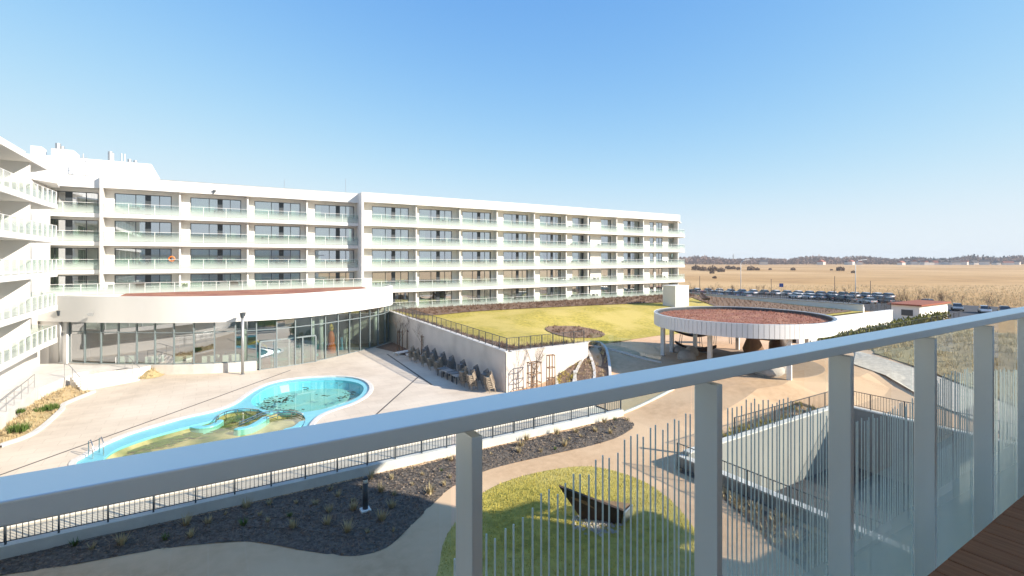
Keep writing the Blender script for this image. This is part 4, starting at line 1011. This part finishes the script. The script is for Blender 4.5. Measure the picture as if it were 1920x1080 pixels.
# wooden lounger sculpture on the lower lawn
p0 = (12.85, 14.55)
bn = thing('wooden_lounger', (p0[0], p0[1], .12), 'angular wooden lounger with dark raised shell on the lower lawn', 'lounger', None, R(-46))
def plate(quad, th, name, mat):
    q = [Vector(p) for p in quad]; nn = (q[1] - q[0]).cross(q[3] - q[0]).normalized() * th; m = MB()
    m.add(q + [p + nn for p in q], [(3, 2, 1, 0), (4, 5, 6, 7), (0, 1, 5, 4), (1, 2, 6, 5), (2, 3, 7, 6), (3, 0, 4, 7)]); return m.build(name, mat, bn, local=True)
plate([(-.55, .12, .0), (.95, .12, .0), (1.05, -.22, .72), (-1.4, -.32, 1.42)], -.10, 'shell', DWOOD)
plate([(-.95, -.16, 1.02), (1.02, -.08, .66), (.96, .16, .05), (-.5, .22, .05)], -.04, 'backrest', mk('honey_timber', (.40, .24, .12), (.28, .16, .08), 3, .7))
plate([(.97, .12, .0), (1.32, .95, .0), (1.36, .95, .46), (1.07, -.18, .66)], .06, 'end_panel', GALV)
plate([(-.3, .95, .0), (1.3, .98, .0), (1.32, .98, .44), (-.5, .95, .44)], .06, 'end_panel', GALV)
for k in range(9):
    y = -.05 + k * .115; z = .66 - .022 * k; x0 = -.75 + .03 * k; MB().box(x0, 1.06 + .03 * k, y, y + .085, z - .03, z).build('slat', MATS['honey_timber'], bn, local=True)
m = MB()
for k in range(260):
    a = random.uniform(0, 6.3); r = random.uniform(0, 1.2); x, y = p0[0] + r * math.cos(a) * .8, p0[1] + r * math.sin(a) * .8; s = random.uniform(.03, .07)
    m.add([(x - s, y - s, .15), (x + s, y - s, .15), (x + s, y + s, .15), (x - s, y + s, .15), (x, y, .15 + s * 1.2)], [(0, 1, 4), (1, 2, 4), (2, 3, 4), (3, 0, 4)])
props(m.build('pebbles', ROCK), 'pale pebbles scattered round the wooden lounger', kind='stuff')
m = MB()
for p in rand_in(nl, 16000):
    z = .14 * ss(0, 4, dedge(p, nl)); a = random.uniform(0, 6.3); h = random.uniform(.04, .13); c, s = math.cos(a) * .016, math.sin(a) * .016
    m.add([(p[0] - c, p[1] - s, z), (p[0] + c, p[1] + s, z), (p[0] + random.uniform(-.04, .04), p[1] + random.uniform(-.04, .04), z + h)], [(0, 1, 2)])
props(m.build('grass_blades', GBL), 'short grass blades on the lower lawn', kind='stuff')
# twiggy shrubs on terrace beds
for bx, n, nm in ((bed3, 1500, 'along the facade'), (bed4, 110, 'in the small kidney bed'), (bed5, 220, 'behind the terrace fence')):
    m = MB()
    for p in rand_in(bx, n): tuft(m, p[0], p[1], HL(*p) + .05, random.uniform(.2, .42), .22, 9, .8)
    props(m.build('shrub_cover', mk('russet_twig', (.21, .12, .075), (.13, .08, .055), 2.5, .9)), 'low russet shrubs massed ' + nm, kind='stuff')
m = MB()
for i in range(26):
    for k in range(10):
        u = 67 + k * 1.15 + random.uniform(-.2, .2); v = 35 + i * .9
        if inside((u, v), bed6): tuft(m, u, v, HL(u, v) + .05, random.uniform(.3, .55), .25, 9, .8)
props(m.build('shrub_cover', TIMB), 'rows of russet shrubs on the far terrace corner', kind='stuff')
m = MB()
for p in rand_in(bed2, 420):
    tuft(m, p[0], p[1], .08, random.uniform(.15, .4), .15, 7, .8)
props(m.build('shrub_cover', STRAW), 'dry stalks in the bed beside the garage ramp', kind='stuff')
m = MB()
for p in rand_in(bank, 5200): tuft(m, p[0], p[1], H(*p), random.uniform(.25, .7), .25, 5, .7)
props(m.build('dry_grass', STRAW), 'tall dry grass covering the far bank', kind='stuff')
# bed behind the ramp
bed7 = [(u0 + 1, v1 + .7), (u1, v1 + .7), (u1 - 1, v1 + 2.2), (u0 + 6, v1 + 2.4)]
props(tess(bed7, H, .03, .8).build('planting_bed', MULCH), 'narrow planted strip behind the garage ramp wall', kind='structure')
m = MB()
for p in rand_in(bed7, 200): tuft(m, p[0], p[1], H(*p), random.uniform(.2, .45), .15, 8, .7)
props(m.build('shrub_cover', GBL), 'green shrubs in the strip behind the ramp', kind='stuff')

# ------------------------------------------------------------------ east edge of the terrace, hedge, kiosk
ew = thing('terrace_wall', (70, 33, 0), 'white wall closing the terrace beyond the pavilion', 'wall')
MB().prism([(62, 32.8), (88, 32.8), (88, 33.2), (62, 33.2)], -.1, 2.75).build('wall_face', WHITE, ew)
MB().box(61.9, 88.1, 32.75, 33.25, 2.75, 2.83).build('coping', WHITE2, ew)
e2 = thing('terrace_parapet', (80, 50, 0), 'pale parapet along the far east edge of the terrace', 'parapet')
MB().box(79.8, 80.2, 33.3, 64, -.1, 3.9).build('wall_face', WHITE, e2)
MB().box(79.7, 80.3, 33.3, 64, 3.9, 4.0).build('coping', GALV, e2)
fence('dark railing on the far terrace edge', [(80, 63.5), (80, 33.3), (88, 33)], lambda u, v: 3.6 if u < 80.5 else 2.85, 1.0, .35, 2.0, .02, .03, DARKM, each=False)
hm = MB(); hp_ = [(64, 29.3), (104, 30.6), (104, 32.2), (64, 32.0)]
for p in rand_in(hp_, 2600):
    z = H(*p); a = random.uniform(0, 6.3); hh = random.uniform(.05, .7 + 1.0 * ss(64, 104, p[0])); s = random.uniform(.1, .26)
    hm.add([(p[0] - s * math.cos(a), p[1] - s * math.sin(a), z + hh), (p[0] + s * math.cos(a), p[1] + s * math.sin(a), z + hh), (p[0] + random.uniform(-.2, .2), p[1] + random.uniform(-.2, .2), z + hh + s * 2)], [(0, 1, 2)])
hd = thing('hedge', (64, 30.5, 0), 'olive green hedge in front of the white terrace wall', 'hedge'); hm.build('foliage', HEDGE, hd)
hs = MB()
for k in range(34): x = 65 + k * 1.15; hs.tube([(x, 30.8, H(x, 30.8) - .2), (x, 30.8, H(x, 30.8) + .8)], .03, 4)
hs.build('stems', BARK, hd)
fence('tall dark post fence in front of the olive hedge', [(63, 28.9), (106, 30.2)], lambda u, v: H(u, v), 1.7, .5, 2.5, .01, .028, DARKM, each=False)
kp = at(1745, 601, .1)
ki = thing('kiosk', (106, 35, 0), 'small beige flat roofed kiosk beyond the hedge', 'kiosk')
MB().box(100, 112, 33.5, 37.5, -.05, 2.7).build('wall', CREAM, ki); MB().box(99.6, 112.4, 33.1, 37.9, 2.7, 2.95).build('roof', ROOFR, ki)
MB().box(111.0, 111.9, 33.42, 33.5, .05, 2.1).build('door', WHITE2, ki); MB().box(99.93, 100, 34.4, 36, 1.0, 2.0).build('window', FRAME, ki)

# ------------------------------------------------------------------ car park
def car_parts():
    body = MB(); secs = [(-2.1, .42, .62, .72), (-2.0, .32, .80, .84), (-1.4, .24, .92, .89), (-.6, .22, .95, .9), (.6, .22, .93, .9), (1.3, .24, .84, .88), (1.9, .30, .70, .82), (2.15, .40, .58, .68)]
    vs = []
    for x, zb, zt, w_ in secs: vs += [(x, -w_ * .92, zb), (x, w_ * .92, zb), (x, w_, (zb + zt) / 2), (x, w_ * .93, zt), (x, -w_ * .93, zt), (x, -w_, (zb + zt) / 2)]
    body.add(vs, [(i * 6 + k, i * 6 + (k + 1) % 6, (i + 1) * 6 + (k + 1) % 6, (i + 1) * 6 + k) for i in range(len(secs) - 1) for k in range(6)] + [tuple(range(6))[::-1], tuple(range(len(vs) - 6, len(vs)))])
    gl_ = MB(); gl_.add([(-1.85, -.78, .86), (1.05, -.78, .86), (1.05, .78, .86), (-1.85, .78, .86), (-1.35, -.62, 1.40), (.25, -.62, 1.42), (.25, .62, 1.42), (-1.35, .62, 1.40)], [(0, 3, 2, 1), (4, 5, 6, 7), (0, 1, 5, 4), (1, 2, 6, 5), (2, 3, 7, 6), (3, 0, 4, 7)])
    rf = MB(); rf.add([(-1.42, -.64, 1.38), (.3, -.64, 1.39), (.3, .64, 1.39), (-1.42, .64, 1.38), (-1.2, -.54, 1.47), (.1, -.54, 1.48), (.1, .54, 1.48), (-1.2, .54, 1.47)], [(0, 3, 2, 1), (4, 5, 6, 7), (0, 1, 5, 4), (1, 2, 6, 5), (2, 3, 7, 6), (3, 0, 4, 7)])
    wh = MB(); n = 12; wh.add([(.32 * math.cos(6.283 * k / n), s, .32 * math.sin(6.283 * k / n)) for s in (-.11, .11) for k in range(n)], [(k, (k + 1) % n, n + (k + 1) % n, n + k) for k in range(n)] + [tuple(range(n)), tuple(range(n, 2 * n))[::-1]])
    hl = MB().box(-.04, .04, -.16, .16, -.06, .06)
    return body, gl_, rf, wh, hl
cb, cg, cr, cw, ch = car_parts()
CARM = {'silver': mk('car_silver', (.45, .46, .48), rough=.3, metal=.5, coat=.5), 'white': mk('car_white', (.72, .72, .72), rough=.3, coat=.5), 'dark': mk('car_dark', (.03, .035, .045), rough=.3, coat=.5), 'blue': mk('car_blue', (.05, .09, .18), rough=.3, coat=.5), 'red': mk('car_red', (.45, .03, .04), rough=.3, coat=.5), 'grey': mk('car_grey', (.16, .17, .18), rough=.3, coat=.5)}
cmesh = {k: (cb.mesh('body', m), cr.mesh('roof', m)) for k, m in CARM.items()}
cgm = cg.mesh('window_glass', CARG); cwm = cw.mesh('wheel', TYRE); chm = ch.mesh('headlight', WHITE2); ctm = ch.mesh('tail_light', REDP)
for me in [x[0] for x in cmesh.values()]:
    for p in me.polygons: p.use_smooth = False
def car(px, py, col, rz, label):
    u, v = at(px, py, 0); o = thing('parked_car', (u, v, -.015), label, 'car', 'cars parked beyond the terrace', rz)
    for nm, me in (('body', cmesh[col][0]), ('roof', cmesh[col][1]), ('window_glass', cgm)): inst(nm, me, o, world=False)
    for x in (-1.35, 1.35):
        for y in (-.8, .8): inst('wheel', cwm, o, (x, y, .32), world=False)
    for y in (-.6, .6): inst('headlight', chm, o, (2.05, y, .58), world=False); inst('tail_light', ctm, o, (-2.06, y, .66), world=False)
FAC = R(-150)
cars = [(1285, 553, 'grey', 'beside the building corner'), (1298, 554, 'dark', 'second from the building corner'), (1314, 557, 'red', 'near the building end'), (1333, 556, 'silver', 'right of the red car'), (1347, 557, 'white', 'two places right of the red car'), (1362, 558, 'grey', 'left of the first street lamp'), (1377, 559, 'blue', 'just left of the first street lamp'), (1398, 560, 'silver', 'just right of the first street lamp'), (1492, 562, 'white', 'leftmost of the row before the second street lamp'), (1516, 563, 'white', 'second in the row before the second street lamp'), (1537, 564, 'silver', 'third in the row before the second street lamp'), (1556, 565, 'dark', 'fourth in the row before the second street lamp'), (1577, 567, 'dark', 'left of the second street lamp'), (1590, 568, 'grey', 'nearest left of the second street lamp'), (1627, 572, 'silver', 'right of the second street lamp'), (1645, 568, 'dark', 'behind the posts right of the second lamp'), (1662, 571, 'grey', 'among the posts beyond the terrace railing'), (1735, 572, 'blue', 'behind the kiosk roof'), (1795, 582, 'grey', 'right beside the kiosk'), (1847, 587, 'silver', 'on the road at the right above the handrail'), (1884, 588, 'dark', 'rightmost above the handrail')]
cars = [(a, b - (3 if a < 1700 else 0), c, d) for a, b, c, d in cars]
NUM = ['first', 'second', 'third', 'fourth', 'fifth', 'sixth', 'seventh', 'eighth', 'ninth', 'tenth', 'eleventh', 'twelfth', 'thirteenth', 'fourteenth', 'fifteenth', 'sixteenth', 'seventeenth', 'eighteenth']
cars += [(1306 + k * 21, 548.5 + k * .62, ['white', 'silver', 'white', 'silver', 'blue', 'white', 'grey'][k % 7], 'in the back row, %s from the building' % NUM[k]) for k in range(18)]
for px, py, c, lab in cars: car(px, py, c, R(60) if px < 1780 else R(-160), c + ' parked car ' + lab)
def street_lamp(px, py, label):
    u, v = at(px, py, 0); o = thing('street_lamp', (u, v, 0), label, 'street lamp', 'street lamps by the car park')
    MB().tube([(u, v, 0), (u, v, 9.2), (u + .2, v - .12, 9.8), (u + .9, v - .55, 10.25), (u + 1.7, v - 1.05, 10.35)], [.13, .09, .08, .07, .06], 8).build('pole', WHITE2, o, smooth=True)
    MB().bar((u + 1.6, v - 1.0, 10.36), (u + 2.5, v - 1.55, 10.45), .3, .12).build('lamp_head', WHITE2, o)
street_lamp(1389, 548, 'tall white street lamp left in the car park'); street_lamp(1604, 562, 'tall white street lamp right in the car park')
for px, py, h, lab in ((1312, 552, 5.5, 'by the red car'), (1446, 556, 5.0, 'between the two street lamps'), (1632, 566, 5.2, 'right of the second street lamp'), (1565, 560, 6.0, 'left of the second street lamp')):
    u, v = at(px, py); props(MB().tube([(u, v, 0), (u, v, h)], [.09, .06], 6).build('post', DARKM, None, origin=(u, v, 0)), 'thin dark post in the car park ' + lab, 'post', 'thin posts in the car park')
u, v = at(1465, 557); o = thing('parking_sign', (u, v, 0), 'blue square parking sign on a post between the street lamps', 'sign')
MB().tube([(u, v, 0), (u, v, 3.6)], .05, 6).build('post', GALV, o)
fa = math.atan2(-v, -u); MB().obox((u, v), .04, .5, 2.8, 3.8, fa).build('sign_plate', mk('sign_blue', (.03, .1, .35), rough=.4), o)
# hedge row in front of cars and young trees
for k in range(30):
    px = 1292 + k * 10.6; py = 559 + k * .75; u, v = at(px, py); m = MB()
    for j in range(46):
        a = random.uniform(0, 6.3); x, y = u + random.gauss(0, .45), v + random.gauss(0, .45); hh = random.uniform(.1, 1.1); s = .18
        m.add([(x - s * math.cos(a), y - s * math.sin(a), hh), (x + s * math.cos(a), y + s * math.sin(a), hh), (x, y, hh + .4)], [(0, 1, 2)])
    props(m.build('hedge_shrub', HEDGE if k % 4 else STRAW, None, origin=(u, v, 0)), 'clipped evergreen shrub in the row before the parked cars' if k % 4 else 'pale dry shrub in the row before the parked cars', 'shrub', 'shrubs in the row before the parked cars')
for k in range(34):
    px = random.uniform(1290, 1900); py = 548 + (px - 1290) * .045 + random.uniform(0, 16); u, v = at(px, py)
    tree(u, v, 0, random.randrange(4), random.uniform(.35, .6), 'slim bare young tree among the parked cars', 'bare young trees in the car park')
for k in range(26):
    px = 1640 + k * 5.2 + random.uniform(-2, 2); py = 585 + random.uniform(-6, 8); u, v = at(px, py)
    tree(u, v, 0, random.randrange(4), random.uniform(.35, .7), 'pale bare sapling beside the kiosk', 'bare saplings beside the kiosk')
# field shrubs
def bush_me(seed, n=240):
    rnd = random.Random(seed); m = MB()
    for j in range(n):
        a = rnd.uniform(0, 6.3); r = rnd.random() ** .5; x, y, z = r * math.cos(a), r * math.sin(a), rnd.uniform(0, 1) * (1 - .5 * r)
        b = rnd.uniform(0, 6.3); s = .09; m.add([(x - s * math.cos(b), y - s * math.sin(b), z), (x + s * math.cos(b), y + s * math.sin(b), z), (x + rnd.uniform(-.1, .1), y, z + .28)], [(0, 1, 2)])
    return m.mesh('field_bush', TWIG)
bms = [bush_me(s) for s in (1, 2, 3)]
for (px, py, wd) in [(1305, 507, 16), (1318, 508, 14), (1336, 509, 18), (1352, 510, 14), (1366, 505, 12), (1375, 505, 10), (1385, 506, 9), (1408, 507, 14), (1444, 506, 6), (1487, 507, 9), (1559, 507, 5), (1576, 508, 14), (1600, 512, 8), (1420, 507, 9), (1340, 522, 8), (1335, 513, 9)]:
    u, v = at(px, py); Z = S_ * u + C_ * v; s = wd / FP * Z / 2
    props(inst('field_bush', random.choice(bms), None, (u, v, -.08), (0, 0, random.uniform(0, 6)), (s, s, s * 1.3)), 'brown leafless bush out in the reed field', 'bush', 'bushes in the reed field')
m = MB()
for k in range(9000):
    px = random.uniform(1285, 1960); py = random.uniform(535, 575); u, v = at(px, py)
    if inside((u, v), park): continue
    if u < 96: continue
    tuft(m, u, v, -.08, random.uniform(.3, .8), .5, 4, .5)
props(m.build('reeds', STRAW), 'standing reeds at the near edge of the field', kind='stuff')
# far wood, houses and mast
def far(px, Z): t = (px - 960) / FP; return ((S_ + C_ * t) * Z, (C_ - S_ * t) * Z)
for nm, mat, cnt, rngp, hmin, hmax in (('winter_wood', WOODS, 2400, (1180, 2150), 9, 16), ('conifer_wood', CONIF, 260, (1690, 2150), 10, 19)):
    m = MB()
    for k in range(cnt):
        px = random.uniform(*rngp); Z = random.uniform(1060, 1350); x, y = far(px, Z); h = random.uniform(hmin, hmax) * (1 + .18 * math.sin(px * .021) + .14 * math.sin(px * .063)); r = random.uniform(3, 7)
        for j in range(26):
            a = random.uniform(0, 6.3); q = r * random.random() ** .5; zz = random.uniform(0, 1); q *= (1 - zz * .8) if mat is CONIF else math.sin(zz * 2.6 + .4)
            s = random.uniform(.7, 1.8); b = random.uniform(0, 6.3); cx_, cy_ = x + q * math.cos(a), y + q * math.sin(a)
            m.add([(cx_ - s * math.cos(b), cy_ - s * math.sin(b), zz * h), (cx_ + s * math.cos(b), cy_ + s * math.sin(b), zz * h), (cx_, cy_, zz * h + 2 * s)], [(0, 1, 2)])
    props(m.build(nm, mat), ('leafless wood along the horizon' if mat is WOODS else 'dark conifers along the right horizon'), kind='stuff')
HW = mk('house_wall', (.62, .58, .54), rough=.9)
rh = random.Random(5)
hs_ = [(1432, 1), (1540, 0), (1588, 1), (1596, 0), (1612, 0), (1690, 0), (1700, 1), (1712, 0), (1724, 1), (1733, 0), (1742, 1), (1752, 0), (1766, 1), (1776, 1), (1790, 1), (1806, 0), (1826, 1), (1846, 1), (1868, 1), (1890, 0), (1905, 1)]
for i, (px, rf) in enumerate(hs_):
    x, y = far(px, rh.uniform(1000, 1040)); o = thing('far_house', (x, y, 0), 'tiny pale house with %s roof on the horizon' % ('a dark' if rf else 'a red'), 'house', 'far houses with %s roofs' % ('dark' if rf else 'red'), rh.uniform(0, 3))
    a, b, h = rh.uniform(5, 8), rh.uniform(4, 6), rh.uniform(4, 6.5)
    MB().box(-a, a, -b, b, -.1, h).build('wall', HW, o, local=True)
    m = MB(); m.add([(-a - .4, -b - .4, h), (a + .4, -b - .4, h), (a + .4, b + .4, h), (-a - .4, b + .4, h), (-a - .4, 0, h + b * .8), (a + .4, 0, h + b * .8)], [(0, 1, 5, 4), (2, 3, 4, 5), (0, 4, 3), (1, 2, 5), (3, 2, 1, 0)]); m.build('roof', ROOFD if rf else ROOFR, o, local=True)
    for k in (-1, 0, 1): MB().box(k * a * .55 - .6, k * a * .55 + .6, -b - .06, -b - .005, 1.2, 2.8).build('window', FRAME, o, local=True)
x, y = far(1375, 1400); o = thing('radio_mast', (x, y, 0), 'grey mast rising above the far wood', 'mast')
MB().tube([(x, y, 0), (x, y, 16), (x, y, 28)], [2.2, 1.9, .8], 6).build('shaft', GALV, o); MB().tube([(x, y, 20), (x, y, 22)], 2.4, 8).build('platform', GALV, o)

# small furniture on balconies ---------------------------------------------
bch = MB(); bch.box(-.25, .25, -.25, .25, .40, .45); bch.box(-.25, .25, .21, .26, .45, .85)
for x in (-.22, .22):
    for y in (-.22, .22): bch.box(x - .02, x + .02, y - .02, y + .02, 0, .4)
bch = bch.mesh('balcony_chair', DARKM)
btb = MB(); btb.tube([(0, 0, .70), (0, 0, .73)], .35, 12); btb.tube([(0, 0, 0), (0, 0, .7)], .03, 6); btb.tube([(0, 0, 0), (0, 0, .03)], .2, 8); btb = btb.mesh('balcony_table', GALV)
rowname = ['lowest', 'second', 'third', 'fourth', 'top']
for r, vfr, lst in ((0, VC, pc), (1, VC, pc), (2, VC, pc), (3, VC, pc), (4, VC, pc), (2, VB, pb), (3, VB, pb), (4, VB, pb)):
    for i in range(len(lst) - 1):
        if random.random() < (.85 if r < 3 else .45):
            u = lst[i] + (lst[i + 1] - lst[i]) * random.uniform(.3, .75); v = vfr + 1.0
            blk = 'right' if lst is pc else 'left'; g = 'chairs on the %s balconies of the %s block' % (rowname[r], blk)
            for s in (-.65, .65): props(inst('balcony_chair', bch, None, (u + s, v, FL[r] + .005), (0, 0, s * 2)), 'small dark chair on a %s storey balcony of the %s block' % (rowname[r], blk), 'chair', g)
            props(inst('balcony_table', btb, None, (u, v, FL[r] + .005)), 'small round table on a %s storey balcony of the %s block' % (rowname[r], blk), 'table', g.replace('chairs', 'tables'))
for k, (px, m_) in enumerate(((210, WICKD), (228, WICKD), (245, WICKD), (262, DWOOD), (420, WICKD), (440, DWOOD))):
    u = u_at(px, 64.3); o = thing('lounge_chair', (u, 64.3, 6.95), 'lounge chair on the roof terrace behind the hall parapet, %s from the left' % ['first', 'second', 'third', 'fourth', 'fifth', 'sixth'][k], 'lounge chair', 'lounge chairs on the roof terrace')
    MB().box(u - .4, u + .4, 63.9, 64.6, 7.2, 7.4).build('seat', m_, o); MB().box(u - .4, u + .4, 64.6, 64.75, 7.2, 7.85).build('backrest', m_, o)
    for x in (-.35, .35): MB().box(u + x - .05, u + x + .05, 63.9, 64.59, 6.952, 7.2).build('leg', m_, o)
u = u_at(347, 64.2); o = thing('potted_plant', (u, 64.2, 6.95), 'potted green plant on the roof terrace by the railing', 'plant')
MB().lathe([(.25, 6.952), (.35, 7.4), (.3, 7.4)], 10, (u, 64.2)).build('pot', WHITE2, o); m = MB()
for k in range(30): tuft(m, u, 64.2, 7.3, .8, .25, 3)
m.build('leaves', GBL2, o)
u = u_at(322, 66.4); o = thing('ring_decoration', (u, 66.4, FL[2]), 'orange ring shaped decoration on a left block balcony', 'decoration')
ring = [(u + .26 * math.cos(a), 66.4, FL[2] + 1.15 + .26 * math.sin(a)) for a in [6.283 * k / 14 for k in range(15)]]
MB().tube(ring, .08, 6).build('ring', ORG, o); MB().tube([(u, 66.4, FL[2]), (u, 66.4, FL[2] + .7)], .05, 5).build('stand', TIMB, o)

# ------------------------------------------------------------------ our own building, balcony deck and railing
DK = E - 1.52
own = thing('apartment_block', (0, -1, 0), 'apartment block behind the timber balcony deck, casting the garden shadow', 'building')
own.location = (0, -1, 0)
MB().box(-60, 24.5, -14, -1.15, -.05, 15.7).build('wall', WHITE, own)
for k in range(4):
    z = DK - .1 + 2.95 * (k - 2)
    m = MB(); m.box(-60, 25.8, -1.149, 1.12 if k < 2 else -.5, z - .32, z - .06) if k != 2 else m.box(-60, 25.8, -1.149, .93, z - .34, z - .02); m.build('floor_slab', WHITE, own)
    for u in range(-56, 24, 7):
        if u % 2 == 0 or True: MB().box(u, u + 2.4, -1.148, -1.11, z, z + 2.25).build('window', MATS['pale_bounce_window'], own)  # out of view; paleness added to brighten the railing and glass reflections
MB().box(-60, 25.8, -1.149, .2, 15.7, 16.2).build('roof', WHITE, own)
deck = thing('balcony_deck', (0, .9, DK), None, None); props(deck, 'brown timber balcony deck at the lower right', kind='structure')
plank = MB().box(.004, .164, -2.0, 0, -.03, 0).mesh('plank', WOOD)
plank_mod = None
for i in range(-14, 62):
    inst('plank', plank, deck, (i * .168 + random.uniform(-.001, .001), .955, DK + random.uniform(-.001, .001)))
rl = thing('balcony_railing', (2, 1.25, DK), 'grey metal and glass balcony railing crossing the foreground', 'railing')
ZT = E - .417
hr = MB().box(-3.0, 13, 1.18, 1.322, ZT - .045, ZT).build('handrail', ALU, rl, bevel=.004)
pm_ = MB().box(0, .033, 0, .105, -.95, 1.1 - .03).mesh('post', ALU)
k = 0
posts = [.605 + 1.05 * i for i in range(-3, 12)]
for u in posts:
    o = inst('post', pm_, rl, (u, 1.182, DK - .03)); b = o.modifiers.new('bevel', 'BEVEL'); b.width = .003; b.segments = 2
gp = MB().box(0, 1.05 - .02, -.006, .006, -.90, 1.035).mesh('glass_panel', RAILG)
for u in posts[:-1]: inst('glass_panel', gp, rl, (u + .01 + .0, 1.30, DK))

# ------------------------------------------------------------------ pale spring haze in the air
hzm = bpy.data.materials.new('pale_haze'); hzm.use_nodes = True; hn = hzm.node_tree.nodes; hn.remove(hn['Principled BSDF'])
pv = hn.new('ShaderNodeVolumePrincipled'); pv.inputs['Color'].default_value = (.86, .90, .97, 1); pv.inputs['Density'].default_value = .00018; pv.inputs['Anisotropy'].default_value = .0
hzm.node_tree.links.new(pv.outputs[0], hn['Material Output'].inputs['Volume'])
props(MB().box(-2650, 2650, -2650, 2650, -6, 34).build('haze', hzm), 'pale haze lying over the far field and woods', kind='stuff')
